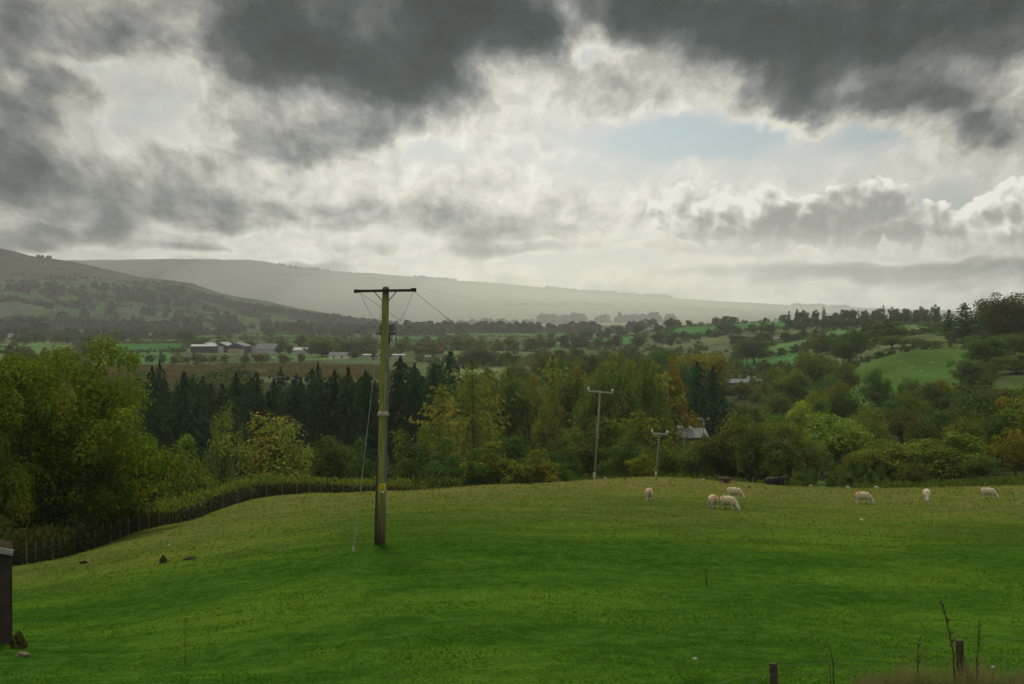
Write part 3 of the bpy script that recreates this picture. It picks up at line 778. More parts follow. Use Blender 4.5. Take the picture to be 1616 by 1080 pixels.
# row along the brow of the pasture, from the ash tree to the far corner
for a in [
 ('bush', 298, 684, 112, 134, 'rounded olive bush right beside the large ash tree', (0.95,0.98,0.7)),
 ('willow', 350, 622, 66, 176, 'slim pale green willow in front of the dark spruces', (1.15,1.15,0.8)),
 ('willow', 432, 634, 178, 139, 'broad pale yellow-leaved bush behind the fence corner posts', (1.45,1.25,0.95)),
 ('bush', 520, 676, 110, 152, 'dark olive bush between the pale yellow bush and the transformer pole', (0.62,0.66,0.6)),
 ('bush', 565, 690, 90, 158, 'dull green bush partly behind the transformer pole stay wire', (0.62,0.7,0.62)),
 ('willow', 655, 655, 120, 166, 'grey-green rounded bush beside the transformer pole on its sunny side', (0.72,0.82,0.7)),
 ('bush', 700, 690, 110, 158, 'dark green thick bush below the first golden larch', (0.5,0.62,0.55)),
 ('bush', 640, 712, 80, 150, 'low dark bush at the field edge close by the transformer pole', (0.5,0.58,0.5)),
 ('bush', 750, 722, 70, 148, 'small dark green bush left of the two orange-olive rounded bushes', (0.45,0.55,0.5)),
 ('bush', 772, 696, 140, 151, 'taller of two orange-olive rounded bushes at the field edge', (1.0,0.78,0.5)),
 ('bush', 844, 708, 122, 149, 'lower of two orange-olive rounded bushes at the field edge', (0.98,0.76,0.5)),
 ('broad', 805, 680, 90, 178, 'dark green domed tree rising behind the orange-olive bushes', (0.5,0.62,0.55)),
 ('oak', 945, 652, 150, 174, 'wide dark domed oak behind the pole with two white insulators nearest the sheep', (0.55,0.56,0.5)),
 ('bush', 890, 690, 90, 166, 'dark bush tucked against the left flank of the domed oak', (0.42,0.55,0.5)),
 ('willow', 985, 682, 84, 164, 'grey-green twiggy bush between the two wooden line poles', (0.72,0.8,0.72)),
 ('bush', 1012, 712, 52, 160, 'small golden bush just left of the second line pole', (1.35,0.95,0.4)),
 ('bush', 1052, 702, 72, 168, 'dark green bush just right of the second line pole', (0.5,0.6,0.5)),
 ('willow', 1092, 690, 84, 176, 'brownish bush standing in front of the pale farm roof', (0.95,0.82,0.55)),
 ('bush', 1078, 687, 56, 205, 'dense olive bush hiding the wall under the pale farm roof', (.75,.76,.5)),
 ('bush', 1116, 684, 50, 215, 'dense brown-green bush under the far end of the pale farm roof', (.7,.7,.5)),
 ('bush', 690, 720, 70, 150, 'low grey-green bush along the brow near the transformer pole', (.6,.75,.6)),
 ('bush', 880, 722, 60, 150, 'low green bush between the orange-olive bushes and the first line pole', (.55,.7,.5)),
 ('brown', 1165, 648, 128, 184, 'large brown-green domed tree right of the pale farm roof', (0.72,0.62,0.5)),
 ('hawthorn', 1188, 668, 100, 149, 'leaning hawthorn with a dark trunk above the lying brown calf', (0.6,0.58,0.5)),
 ('hawthorn', 1240, 688, 84, 143, 'bare grey hawthorn directly over the lying black cow', (0.55,0.6,0.58)),
 ('broad', 1318, 648, 138, 222, 'big bright green tree above the gap to the lower field', (0.95,1.1,0.7)),
 ('broad', 1266, 628, 70, 272, 'small yellow-green tree behind the big bright green tree', (1.5,1.35,0.7)),
 ('broad', 1285, 690, 70, 200, 'dull green tree filling the left side of the field gap', (0.75,0.85,0.65)),
 ('bush', 1312, 742, 24, 152, 'tiny grey bush on the lower field seen through the gap', (0.7,0.75,0.7)),
 ('oak', 1350, 706, 74, 168, 'small brown tree at the right side of the field gap', (0.8,0.64,0.45)),
 ('oak', 1405, 686, 158, 180, 'wide olive-brown tree above the sheep with the red rump, grazing side-on', (0.86,0.70,0.46)),
 ('oak', 1492, 678, 172, 182, 'widest olive-brown domed tree along the far field edge', (0.85,0.72,0.46)),
 ('brown', 1548, 716, 80, 165, 'dark low tree between the widest olive-brown tree and the orange one', (0.5,0.5,0.42)),
 ('brown', 1604, 672, 84, 190, 'orange-olive tree at the edge of the wood nearest the last sheep', (1.25,0.85,0.42)),
 ('brown', 1440, 722, 70, 158, 'low brown thicket under the wide olive-brown trees', (0.6,0.52,0.42)),
 # plantation: dark spruces
 ('spruce', 232, 592, 84, 214, 'dark spruce at the near end of the plantation, touching the large ash tree', (1,1,1)),
 ('spruce', 258, 581, 85, 222, 'tall dark spruce, second from the ash tree in the plantation', (.9,1,1)),
 ('spruce', 288, 590, 95, 218, 'tallest dark spruce over the rounded olive bush', (.9,1,1)),
 ('spruce', 316, 597, 75, 226, 'dark spruce with a full crown left of the slim pale willow', (1,1.05,1)),
 ('spruce', 372, 587, 101, 242, 'dark spruce right behind the slim pale willow', (.95,1,1)),
 ('spruce', 404, 598, 81, 250, 'dark spruce straight above the pale yellow-leaved bush', (1,1.1,.9)),
 ('spruce', 436, 596, 72, 256, 'shorter dark spruce above the right half of the pale yellow-leaved bush', (1.1,1.2,.9)),
 ('spruce', 466, 599, 87, 252, 'dark spruce over the end of the pale yellow-leaved bush', (1,1.05,1)),
 ('spruce', 498, 582, 95, 246, 'tall dark spruce below the white farm roof', (.95,1,1)),
 ('spruce', 524, 579, 108, 250, 'tall dark spruce crossing the grey house roofs', (.9,1,1)),
 ('spruce', 552, 572, 97, 244, 'dark spruce left of the stay wire insulator', (.95,1,1)),
 ('spruce', 578, 575, 85, 252, 'dark spruce close behind the stay wire insulator', (1,1,1)),
 ('spruce', 630, 559, 98, 250, 'dark spruce just right of the transformer pole', (1,1,1)),
 ('spruce', 656, 571, 74, 244, 'dark spruce second to the right of the transformer pole', (.9,1,1)),
 ('spruce', 684, 579, 77, 262, 'dark spruce behind the first golden larch', (1,1.05,.95)),
 ('spruce', 708, 565, 95, 270, 'last dark spruce of the plantation, beside the hipped grey house', (1,1.1,.9)),
 # golden larches
 ('larch', 692, 606, 92, 206, 'front golden larch with a slim leaning tip near the transformer pole', (1.0,1.0,1)),
 ('larch', 738, 598, 74, 230, 'olive larch behind the grey-green bushes', (.8,.95,.9)),
 ('larch', 772, 606, 78, 236, 'dull golden larch above the taller orange-olive bush', (.85,.95,.9)),
 ('larch', 806, 590, 70, 246, 'olive-gold larch above the gap of the two orange-olive bushes', (.8,.92,.9)),
 ('larch', 840, 578, 78, 254, 'tall golden larch left of the big larch pair', (.95,.95,.9)),
 ('larch', 876, 570, 80, 262, 'tall olive larch over the flank of the domed oak', (.85,.95,.9)),
 ('larch', 915, 572, 78, 258, 'tall golden larch whose crown shows above the first line pole', (.9,.95,.9)),
 ('larch', 958, 560, 84, 266, 'tallest golden larch, right behind the first line pole crossarm', (1,.95,.85)),
 ('larch', 995, 574, 78, 262, 'golden larch between the two line poles', (.95,.95,.9)),
 ('larch', 1030, 578, 70, 256, 'golden larch above the second line pole', (.95,.9,.85)),
 ('larch', 1064, 570, 72, 268, 'orange-tipped larch left of the dark tall spruces', (1.1,.9,.8)),
 ('larch', 860, 640, 84, 206, 'lower olive larch behind the second orange-olive bush', (.75,.9,.9)),
 ('larch', 925, 632, 70, 222, 'lower olive larch left of the first line pole', (.8,.9,.9)),
 ('larch', 1010, 640, 70, 220, 'lower dark golden larch behind the twiggy grey bush', (.8,.85,.85)),
 ('spruce', 1100, 572, 84, 282, 'tall dark spruce beside the orange-tipped larch', (.9,1,1)),
 ('spruce', 1124, 588, 87, 290, 'dark spruce right above the pale farm roof', (.9,1,1)),
 ('spruce', 1082, 612, 72, 276, 'shorter dark spruce between the larches and the pale farm roof', (.9,1,1)),
 ('spruce', 1142, 628, 78, 280, 'shorter dark spruce right of the pale farm roof', (.95,1.05,1)),
 # mixed wood right of the farm, rising to the hillside
 ('broad', 1105, 544, 92, 470, 'reddish-brown tree behind the tall dark spruces', (1.25,.72,.42)),
 ('brown', 1122, 556, 76, 500, 'orange-brown tree left of the blue shed', (1.2,.76,.42)),
 ('broad', 1050, 546, 84, 520, 'dark green tree above the larches, furthest right of that line', (.5,.62,.52)),
 ('broad', 1000, 548, 86, 510, 'dark rounded tree above the tallest larch', (.5,.6,.5)),
 ('broad', 968, 552, 60, 530, 'brown-topped dark tree above the first line pole', (.7,.58,.45)),
 ('broad', 1075, 560, 60, 450, 'deep green tree in front of the reddish-brown tree', (.45,.62,.5)),
 ('broad', 900, 556, 70, 540, 'brownish round tree above the olive larches', (.75,.66,.5)),
 ('broad', 862, 552, 56, 560, 'brown narrow tree beside the pale green clump in the meadow', (.85,.62,.42)),
 ('willow', 820, 556, 74, 550, 'pale green open clump of thin-stemmed trees in the meadow', (.95,1.1,.75)),
 ('oak', 765, 578, 48, 500, 'dark round oak alone in the rough meadow', (.42,.6,.5)),
 ('brown', 1180, 628, 80, 330, 'olive-brown tree below the blue shed', (.8,.72,.5)),
 ('brown', 1168, 602, 40, 525, 'small brown tree half covering the blue shed', (.9,.6,.42)),
 ('brown', 1228, 616, 66, 380, 'brown tree right of the blue shed', (.75,.62,.45)),
 ('oak', 1246, 570, 92, 416, 'brown-crowned oak beside the steep pasture, lower of two', (.75,.66,.46)),
 ('oak', 1292, 546, 92, 470, 'dark brown-green oak above the lower brown-crowned oak', (.65,.62,.48)),
 ('broad', 1308, 590, 74, 400, 'dark blue-green tree at the lower corner of the steep pasture', (.45,.66,.6)),
 ('oak', 1340, 518, 92, 640, 'dark big oak at the top corner of the steep pasture', (.42,.55,.48)),
 ('broad', 1336, 570, 50, 440, 'small brown tree on the edge of the steep pasture', (.75,.6,.45)),
 ('oak', 1385, 580, 62, 396, 'isolated dark tree with drooping boughs at the foot of the steep pasture', (.5,.66,.5)),
 ('brown', 1437, 594, 58, 388, 'isolated brown round tree at the foot of the steep pasture', (.6,.5,.42)),
 ('oak', 1556, 522, 92, 500, 'big grey-green oak at the right side of the steep pasture', (.5,.6,.56)),
 ('oak', 1584, 452, 118, 604, 'great round brown tree standing highest on the skyline', (.56,.40,.32)),
 ('pine', 1522, 478, 60, 650, 'wispy dark conifer left of the great round tree', (.9,1,.9)),
 ('pine', 1497, 488, 44, 670, 'ragged dark conifer at the end of the skyline wood', (.9,1,.9)),
 ('spruce', 1548, 480, 72, 655, 'dark conifer half hidden by the great round tree', (1,1,1)),
 ('oak', 1604, 556, 90, 470, 'dark spreading tree at the frame edge right of the big grey-green oak', (.55,.56,.45)),
 ('broad', 1525, 560, 60, 440, 'dark tree in the lower corner of the steep pasture next the grey-green oak', (.5,.6,.45)),
 ('broad', 1612, 520, 80, 520, 'dark hedge tree at the frame edge under the great round tree', (.45,.5,.42)),
 ('broad', 1506, 520, 52, 660, 'dark tree below the ragged conifers', (.45,.55,.48)),
 ('broad', 1470, 536, 56, 640, 'low dark tree along the top hedge of the steep pasture', (.48,.55,.46)),
 ('broad', 1440, 532, 62, 660, 'brownish round tree along the top hedge of the steep pasture', (.65,.62,.5)),
 ('broad', 1408, 528, 66, 670, 'grey-green round tree along the top hedge of the steep pasture', (.6,.72,.58)),
 ('broad', 1382, 520, 40, 760, 'dark blue-green round tree standing in the upper meadow', (.4,.58,.55)),
 ('broad', 1590, 610, 92, 380, 'brown tree at the frame edge below the big grey-green oak', (.62,.52,.42)),
 ('brown', 1545, 640, 100, 300, 'brown-grey tree below the big grey-green oak', (.58,.52,.42)),
 ('brown', 1475, 640, 62, 290, 'dark green tree midway between pasture foot and field edge', (.45,.56,.42)),
 ('brown', 1425, 640, 84, 280, 'brown-purple twiggy tree below the isolated brown tree', (.62,.5,.42)),
 ('brown', 1375, 636, 92, 290, 'olive tree with a pale top under the isolated dark tree', (.8,.74,.5)),
 ('broad', 1345, 660, 92, 250, 'dark domed tree right of the big bright green tree', (.48,.54,.42)),
 ('brown', 1520, 660, 100, 250, 'dull brown tree behind the widest olive-brown tree', (.6,.52,.42)),
 ('brown', 1575, 690, 70, 230, 'dark brown tree behind the orange-olive tree', (.5,.46,.38)),
 ('broad', 1205, 640, 70, 300, 'dark green tree behind the large brown-green dome', (.5,.6,.48)),
 ('broad', 1235, 640, 60, 290, 'blue-green tree left of the small yellow-green tree', (.55,.72,.58)),
 ('broad', 1190, 530, 66, 800, 'dark tree group leader beside the white house', (.36,.5,.48)),
 ('broad', 1178, 534, 40, 830, 'dark slender tree left of the white house', (.36,.5,.48)),
 ('broad', 752, 545, 60, 820, 'brown-green tree right of the hipped grey house', (.7,.66,.5)),
 ('spruce', 205, 560, 22, 960, 'small dark spruce in front of the barns, nearest the ash tree', (1,1,1)),
 ('broad', 328, 566, 40, 930, 'orange-brown tree covering the foot of the barns', (1.4,.85,.5)),
 ('spruce', 306, 552, 14, 950, 'slim dark spruce by the end of the barns', (1,1,1)),
 ('spruce', 388, 556, 16, 920, 'slim dark spruce below the long grey barn', (1,1,1)),
 ('broad', 442, 541, 18, 1010, 'dark round tree at the end of the long grey barn', (.36,.5,.45)),
 ('broad', 456, 541, 17, 1015, 'dark round tree left of the low white roof', (.36,.5,.45)),
 ('oak', 187, 520, 30, 1480, 'dark round oak on the hedge of the bright green field', (.34,.46,.42)),
 ('oak', 293, 518, 48, 1450, 'brownish wide oak at the corner of the bright green field', (.6,.56,.42)),
 ('broad', 213, 531, 16, 1460, 'small dark tree beside the round oak on the field hedge', (.34,.46,.42)),
 ('broad', 508, 530, 60, 1000, 'olive tree clump right of the low white roof', (.72,.7,.5)),
 ('broad', 555, 536, 34, 1020, 'dark tree behind the grey house roofs', (.42,.5,.42)),
 ('broad', 582, 534, 34, 1150, 'dark tree left of the transformer pole beyond the houses', (.4,.5,.42)),
]:
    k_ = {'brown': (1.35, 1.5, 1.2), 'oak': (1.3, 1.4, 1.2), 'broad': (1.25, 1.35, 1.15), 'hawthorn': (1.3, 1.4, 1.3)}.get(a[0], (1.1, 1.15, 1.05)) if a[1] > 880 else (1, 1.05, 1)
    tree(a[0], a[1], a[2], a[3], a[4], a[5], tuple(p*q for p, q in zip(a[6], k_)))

# ------------------------------------------------------------------ filling stands: trees nobody could tell apart share their stand's label
def clear(px, d, polys):
    return any(in_poly(np.array([px]), np.array([float(d)]), p)[0] for p in polys)
ALLF = [p for p, c in FIELDS]
SHEDS = [([(1060,150),(1125,150),(1118,262),(1068,262)])]
def stand(n, pxr, dr, kinds, hr, wr, tints, label, group, seed, single=False, avoid=()):
    rs = random.Random(seed); k = 0; guard = 0
    while k < n and guard < n*30:
        guard += 1
        px = rs.uniform(*pxr); d = rs.uniform(*dr)
        if clear(px, d, list(ALLF)+list(avoid)): continue
        h = rs.uniform(*hr); w = h*rs.uniform(*wr)*F/d
        tree(rs.choice(kinds), px, 0, w, d, label, rs.choice(tints), group, h=h, single=single)
        k += 1
MX = [(.8,1.0,.6), (1.15,1.1,.6), (.55,.8,.55), (1.3,1.05,.5), (.8,.78,.5), (.45,.58,.42)]
stand(48, (345, 728), (244, 330), ['spruce'], (15, 19.5), (.42,.52), [(1,1,1), (.9,1.1,1), (1.3,1.3,.9), (.8,.85,.9)], 'dark spruce standing deep inside the plantation behind its front row', 'spruces inside the plantation', 1)
stand(20, (218, 348), (222, 300), ['spruce'], (14, 18.5), (.42,.52), [(1,1,1)], 'dark spruce standing deep in the clump right of the ash tree', 'spruces behind the ash tree', 2)
stand(26, (725, 1080), (215, 300), ['larch', 'larch', 'broad'], (15, 21), (.42,.52), [(.8,.9,.9), (.95,.9,.85), (.7,.85,.85)], 'olive-gold tree inside the larch wood behind its front trees', 'trees inside the larch wood', 3, avoid=SHEDS)
stand(22, (1130, 1330), (230, 440), ['brown', 'broad', 'oak'], (9, 13), (.8,1.0), MX, 'brown and green tree in the wood between the pale farm roof and steep pasture', 'trees in the wood below the blue shed', 4, avoid=SHEDS+[[(1135,300),(1212,300),(1212,600),(1135,600)]])
stand(26, (1340, 1660), (205, 345), ['brown', 'brown', 'broad'], (8, 12), (.85,1.1), MX, 'brown twiggy tree in the dense wood between the field edge and steep pasture', 'trees in the brown wood', 5)
stand(18, (600, 900), (165, 200), ['bush', 'willow'], (4, 6.5), (1.0,1.4), [(.5,.6,.5), (.62,.7,.55)], 'dull green bush in the scrub below the larch wood', 'scrub below the larches', 6)
stand(12, (345, 600), (165, 205), ['bush', 'willow'], (4, 6), (1.0,1.4), [(.45,.52,.45), (.6,.62,.5)], 'dull green bush in the scrub in front of the spruce plantation', 'scrub before the plantation', 7)
stand(14, (860, 1060), (400, 560), ['broad', 'oak'], (13, 18), (.6,.85), [(.5,.66,.5), (.7,.66,.48), (.45,.62,.5)], 'dark round tree in the belt of trees above the larch wood', 'tree belt above the larches', 8)
stand(10, (1130, 1300), (165, 205), ['brown', 'willow'], (5, 7), (1.0,1.3), [(.6,.6,.48), (.7,.6,.45)], 'brown-green tree in the thicket behind the black cow', 'thicket behind the cow', 9, avoid=SHEDS)
stand(14, (1560, 1700), (560, 760), ['broad', 'pine'], (12, 16), (.6,.8), [(.45,.52,.45)], 'dark tree in the skyline wood behind the great round tree', 'skyline wood', 10)

# hedgerow and shelter-belt trees over the valley floor, by strip of country
def belt(n, pxa, pxb, d0, d1, hr, label, group, seed, tints, dj=18, gaps=0.0, kinds=('far',), wr=(1.0, 1.7)):
    rs = random.Random(seed); n = int(n*1.15)
    for k in range(n):
        t = (k+rs.random())/n
        if rs.random() < gaps: continue
        px = pxa+(pxb-pxa)*t+rs.uniform(-3, 3); d = d0+(d1-d0)*t+rs.uniform(-dj, dj)
        h = rs.uniform(*hr)*1.15
        tree(rs.choice(kinds), px, 0, h*rs.uniform(*wr)*F/d, d, label, rs.choice(tints), group, h=h, single=True)
DK = [(.36,.46,.42), (.42,.50,.42), (.5,.5,.4)]; MD = [(.5,.58,.45), (.62,.6,.45), (.45,.55,.45), (.8,.62,.42)]
belt(16, 190, 480, 890, 900, (3.5, 6), 'scrubby tree in the hedge between the brown marsh and the barns', 'hedge below the barns', 21, MD, 25)
belt(12, 480, 700, 1040, 1010, (7, 11), 'leafy tree round the far houses across the marsh', 'trees round the far houses', 22, MD, 30)
belt(9, 130, 300, 1072, 1062, (2.5, 4), 'low dark tree on the near hedge of the bright green field', 'near hedge of the green field', 23, DK, 6)
belt(11, 130, 310, 1470, 1440, (3, 5), 'low dark tree on the far hedge of the bright green field', 'far hedge of the green field', 24, DK, 6)
belt(12, 300, 560, 1180, 1240, (6, 11), 'dark tree in the line behind the barns', 'tree line behind the barns', 25, DK, 40)
belt(12, 280, 620, 1680, 1600, (5, 9), 'dark hedge tree on the hedge between the two pale green strips', 'hedge between the strips', 26, DK, 15, .2)
belt(10, 560, 740, 1590, 1580, (5, 9), 'dark hedge tree behind the transformer box on the green slope', 'hedge beyond the transformer', 27, DK, 15)
belt(5, 548, 640, 938, 932, (4, 6.5), 'leafy tree standing before the long low pale roofs', 'trees before the long low roofs', 53, MD, 8, .2)
belt(12, 640, 860, 1190, 1160, (7, 12), 'mixed tree in the hedge beyond the hipped grey house', 'hedge beyond the hipped house', 28, MD, 40)
belt(10, 700, 880, 850, 840, (6, 9), 'mixed tree along the far side of the rough meadow', 'hedge of the rough meadow', 29, MD, 20)
belt(10, 860, 1060, 1230, 1210, (8, 12), 'dark tree on the hedge below the long pale field', 'hedge under the pale field', 30, DK, 30)
belt(10, 870, 1060, 1660, 1620, (8, 13), 'dark tree on the hedge above the long pale field', 'hedge over the pale field', 31, DK, 40)
belt(10, 880, 1080, 800, 760, (8, 12), 'dark tree in the belt crossing the valley above the larches', 'belt across the valley', 32, DK, 60)
belt(9, 1030, 1150, 1350, 1330, (5, 8), 'dark tree below the small sloping green field', 'hedge under the sloping field', 33, DK, 20)
belt(8, 1140, 1155, 1330, 1750, (6, 10), 'dark tree up the side of the small sloping green field', 'side hedge of the sloping field', 34, DK, 10)
belt(12, 1040, 1240, 1760, 1740, (6, 11), 'skyline tree on the ridge hedge left of the dark wood', 'skyline hedge', 35, DK, 20, .3)
belt(14, 1150, 1330, 1325, 1290, (6, 10), 'dark tree on the hedge below the ridge fields', 'hedge under the ridge fields', 36, DK, 25)
belt(10, 1150, 1290, 1110, 1080, (5, 9), 'dark tree near the white house on the slope', 'trees by the white house', 37, DK, 25)
belt(8, 1150, 1290, 885, 870, (3, 5), 'low bushy tree on the hedge between two sheep fields', 'hedge between the sheep fields', 38, DK, 6)
belt(26, 1245, 1480, 1400, 1350, (11, 15), 'dark tree of the long wood along the ridge', 'long ridge wood', 39, DK, 40, 0, ('far', 'far', 'farfir'), (.5, .85))
belt(14, 1300, 1480, 1190, 1160, (6, 10), 'dark tree on the hedge above the upper meadow', 'hedge over the upper meadow', 40, DK, 15)
belt(12, 1290, 1420, 790, 770, (7, 11), 'mixed tree along the lower hedge of the upper meadow', 'lower hedge of the upper meadow', 41, MD, 20)
belt(10, 1540, 1640, 620, 580, (4, 6), 'low dark tree in the hedge under the great round tree', 'hedge under the great tree', 42, DK, 15)
belt(8, 0, 130, 1450, 1420, (8, 13), 'dark tree over the top of the large ash tree', 'trees over the ash', 51, DK, 80)
belt(10, 0, 170, 900, 920, (7, 12), 'dark tree showing above the large ash crown', 'trees above the ash crown', 52, MD, 60)

# trees all over the two hills: too many and too far to count
FAR_BELTS = [(30, 0.0, 330.0, 2330.0, 2330.0, 11.0, 18.0), (22, 330.0, 700.0, 2300.0, 2350.0, 11.0, 18.0), (26, 640.0, 1060.0, 2500.0, 2450.0, 13.0, 20.0), (20, 0.0, 300.0, 1800.0, 1780.0, 7.0, 12.0), (20, 100.0, 700.0, 2050.0, 2100.0, 7.0, 12.0), (10, 0.0, 60.0, 2050.0, 2000.0, 18.0, 24.0), (12, 840.0, 1080.0, 4600.0, 4500.0, 24.0, 34.0), (11, 700.0, 840.0, 4400.0, 4500.0, 12.0, 22.0)]
def far_woods():
    rs = np.random.RandomState(77); V = []; Fc = []; o = 0
    def clump(x, y, h, w):
        nonlocal o
        z = H(np.array([x]), np.array([y]))[0]
        n = 44
        d = rand_dirs(rs, n); d[:, 2] = np.abs(d[:, 2])
        p = np.array([x, y, z])+d*np.array([w*.5, w*.5, h])*(0.55+0.5*rs.rand(n))[:, None]
        nr = d+rand_dirs(rs, n)*0.6; nr /= np.linalg.norm(nr, axis=1)[:, None]
        a = perp(rs, nr); b = np.cross(nr, a); s = (h*0.32)*(0.6+0.8*rs.rand(n))[:, None]
        v, f = quads(p, a*s, b*s); V.append(v); Fc.append(f+o); o += len(v)
    # hedges on the near hill run along the field cells
    for k in range(60):
        px = rs.uniform(-60, 620); d = rs.uniform(2500, 3700)
        t = rs.uniform(-1, 1); L = rs.uniform(60, 260); m = int(L/11)
        x0 = (px-CX)/F*d
        for j in range(m):
            x = x0+(j-m/2)*11*math.cos(t); y = d+(j-m/2)*11*math.sin(t)*1.2
            pp = CX+F*x/y
            ridge_h = (HZ-np.interp(pp, *zip(*RIDGE_NEAR)))/F*3800
            zz = H(np.array([x]), np.array([y]))[0]
            if zz > 90+25*math.sin(px*0.03) or y > 3780 or ridge_h < -8: continue
            if rs.rand() < 0.75: clump(x, y, rs.uniform(3, 8), rs.uniform(6, 12))
    # patches of wood
    for k in range(24):
        px = rs.uniform(-40, 560); d = rs.uniform(2400, 3500); x0 = (px-CX)/F*d
        zz = H(np.array([x0]), np.array([d]))[0]
        if zz > 80: continue
        m = rs.randint(10, 40); ax = rs.uniform(30, 110); ay = rs.uniform(20, 50)
        for j in range(m):
            clump(x0+rs.normal()*ax, d+rs.normal()*ay, rs.uniform(8, 14), rs.uniform(10, 16))
    for (nb, pa, pb, da, db, ha, hb) in FAR_BELTS:
        for k in range(int(nb*2.6)):
            u = rs.rand(); d = da+(db-da)*u+rs.normal()*35; hh = rs.uniform(ha, hb)
            if rs.rand() < 0.92: clump((pa+(pb-pa)*u-CX)/F*d, d, hh, hh*rs.uniform(1.0, 1.9))
    # ridge-top plantations and hedges on the far hill
    for (pa, pb, d) in ((655, 720, 7500), (860, 1010, 7520), (1015, 1060, 7520), (440, 520, 7480), (55, 85, 3790), (1250, 1340, 7500)):
        for px in np.arange(pa, pb, 1.5):
            if rs.rand() < 0.8: clump((px-CX)/F*d, d+rs.uniform(-30, 30), rs.uniform(7, 16)*(1 if d > 5000 else .45), 14*(1 if d > 5000 else .6))
    for k in range(5):
        px = rs.uniform(150, 1300); d = rs.uniform(5600, 7300); x0 = (px-CX)/F*d; m = rs.randint(4, 26); t = rs.uniform(-.6, .6)
        for j in range(m): clump(x0+j*16*math.cos(t), d+j*16*math.sin(t)*2, rs.uniform(6, 13), 17)
    me = mesh_np('far_woods', np.concatenate(V), np.concatenate(Fc))
    m_, nt, out = new_mat('far_wood_leaves')
    n = nt.noise(nt.node('ShaderNodeNewGeometry').outputs['Position'], 0.02, 4, 0.6)
    b = nt.node('ShaderNodeBsdfDiffuse'); nt.put(b.inputs[0], nt.mix(nt.mr(n, .35, .65), (0.020, 0.038, 0.024), (0.042, 0.050, 0.028)))
    nt.l.new(b.outputs[0], out.inputs[0])
    o_ = obj_me('far_woods', me, m_); tag(o_, kind='stuff')
far_woods()

# clipped and overgrown hedges round the pastures: one hedge to a field
HEDGES = [
 (0, 'dark hedge enclosing the bright green field beside the barns'), (1, 'dark hedge round the pale strip beyond the bright green field'), (2, 'dark hedge round the long green strip over the barns'),
 (3, 'dark hedge round the narrow green strip behind the low white roof'), (4, 'dark hedge round the green slope behind the transformer'), (5, 'dark hedge round the far green slope over the transformer'),
 (9, 'ragged hedge round the rough yellow-green meadow beyond the last spruce'), (10, 'ragged hedge round the rough meadow with the lone dark oak'), (11, 'dark hedge round the long pale field over the larches'),
 (13, 'thin hedge round the farthest green field under the misty hill'), (14, 'dark hedge round the small sloping green field on the ridge'), (15, 'dark hedge round the broad ridge field under the long wood'),
 (16, 'dark hedge round the lower bright field with scattered sheep'), (17, 'dark hedge round the upper pale field with scattered sheep'), (18, 'dark hedge round the upper meadow over the steep pasture'),
 (19, 'thick dark hedge round the steep green pasture'), (20, 'dark hedge round the small yellow-green slope under the ragged conifers'), (22, 'thin hedge round the pale field at the foot of the hill'), (23, 'dark hedge round the pale field over the ash crown')]
def hedge(k, label):
    rs = np.random.RandomState(300+k); poly = FIELDS[k][0]; V = []; Fc = []; o = 0
    for (p1, d1), (p2, d2) in zip(poly, poly[1:]+poly[:1]):
        x1, x2 = (p1-CX)/F*d1, (p2-CX)/F*d2; Ln = math.hypot(x2-x1, d2-d1); n = max(2, int(Ln/2.6))
        for j in range(n):
            t = (j+rs.rand())/n
            if rs.rand() < 0.06: continue
            x = x1+(x2-x1)*t+rs.normal()*.5; y = d1+(d2-d1)*t+rs.normal()*.5; z = H(np.array([x]), np.array([y]))[0]
            h = rs.uniform(1.6, 3.0)*(1.8 if rs.rand() < .12 else 1); m = 12
            c = np.array([x, y, z])+np.stack([rs.normal(size=m)*1.0, rs.normal(size=m)*.9, rs.rand(m)*h], 1)
            nr = rand_dirs(rs, m)+np.array([0, -.4, .5]); nr /= np.linalg.norm(nr, axis=1)[:, None]; a = perp(rs, nr); b = np.cross(nr, a); s_ = 0.85*(.6+.8*rs.rand(m))[:, None]
            v, f = quads(c, a*s_, b*s_); V.append(v); Fc.append(f+o); o += len(v)
    ob = obj_me('hedge', mesh_np('hedge', np.concatenate(V), np.concatenate(Fc)), LEAF); ob.color = (.42, .5, .42, 1); tag(ob, label, 'hedge')
for k, lb in HEDGES: hedge(k, lb)
# scrub and thickets over the rest of the valley floor
def valley_scrub():
    rs = np.random.RandomState(55); V = []; Fc = []; o = 0
    for k in range(1250):
        px = rs.uniform(-40, 1320); d = math.exp(rs.uniform(math.log(520), math.log(2250)))
        x = (px-CX)/F*d
        if vnoise(np.array([x*0.012]), np.array([d*0.006]))[0] < 0.02-0.10*(px > 600)+0.12*(px > 1080) or clear(px, d, ALLF) or clear(px, d, [[(285,860),(700,860),(700,1100),(285,1180)]]): continue
        z = H(np.array([x]), np.array([d]))[0]; h = rs.uniform(2.0, 8.5); w = h*rs.uniform(.9, 1.6); m = 46
        dd = rand_dirs(rs, m); dd[:, 2] = np.abs(dd[:, 2])
        c = np.array([x, d, z])+dd*np.array([w*.5, w*.5, h])*(.5+.5*rs.rand(m))[:, None]
        nr = dd+rand_dirs(rs, m)*.6; nr /= np.linalg.norm(nr, axis=1)[:, None]; a = perp(rs, nr); b = np.cross(nr, a); s_ = h*.17*(.6+.8*rs.rand(m))[:, None]
        v, f = quads(c, a*s_, b*s_); V.append(v); Fc.append(f+o); o += len(v)
    ob = obj_me('valley_scrub', mesh_np('valley_scrub', np.concatenate(V), np.concatenate(Fc)), LEAF); ob.color = (.5, .56, .44, 1); tag(ob, kind='stuff')
valley_scrub()

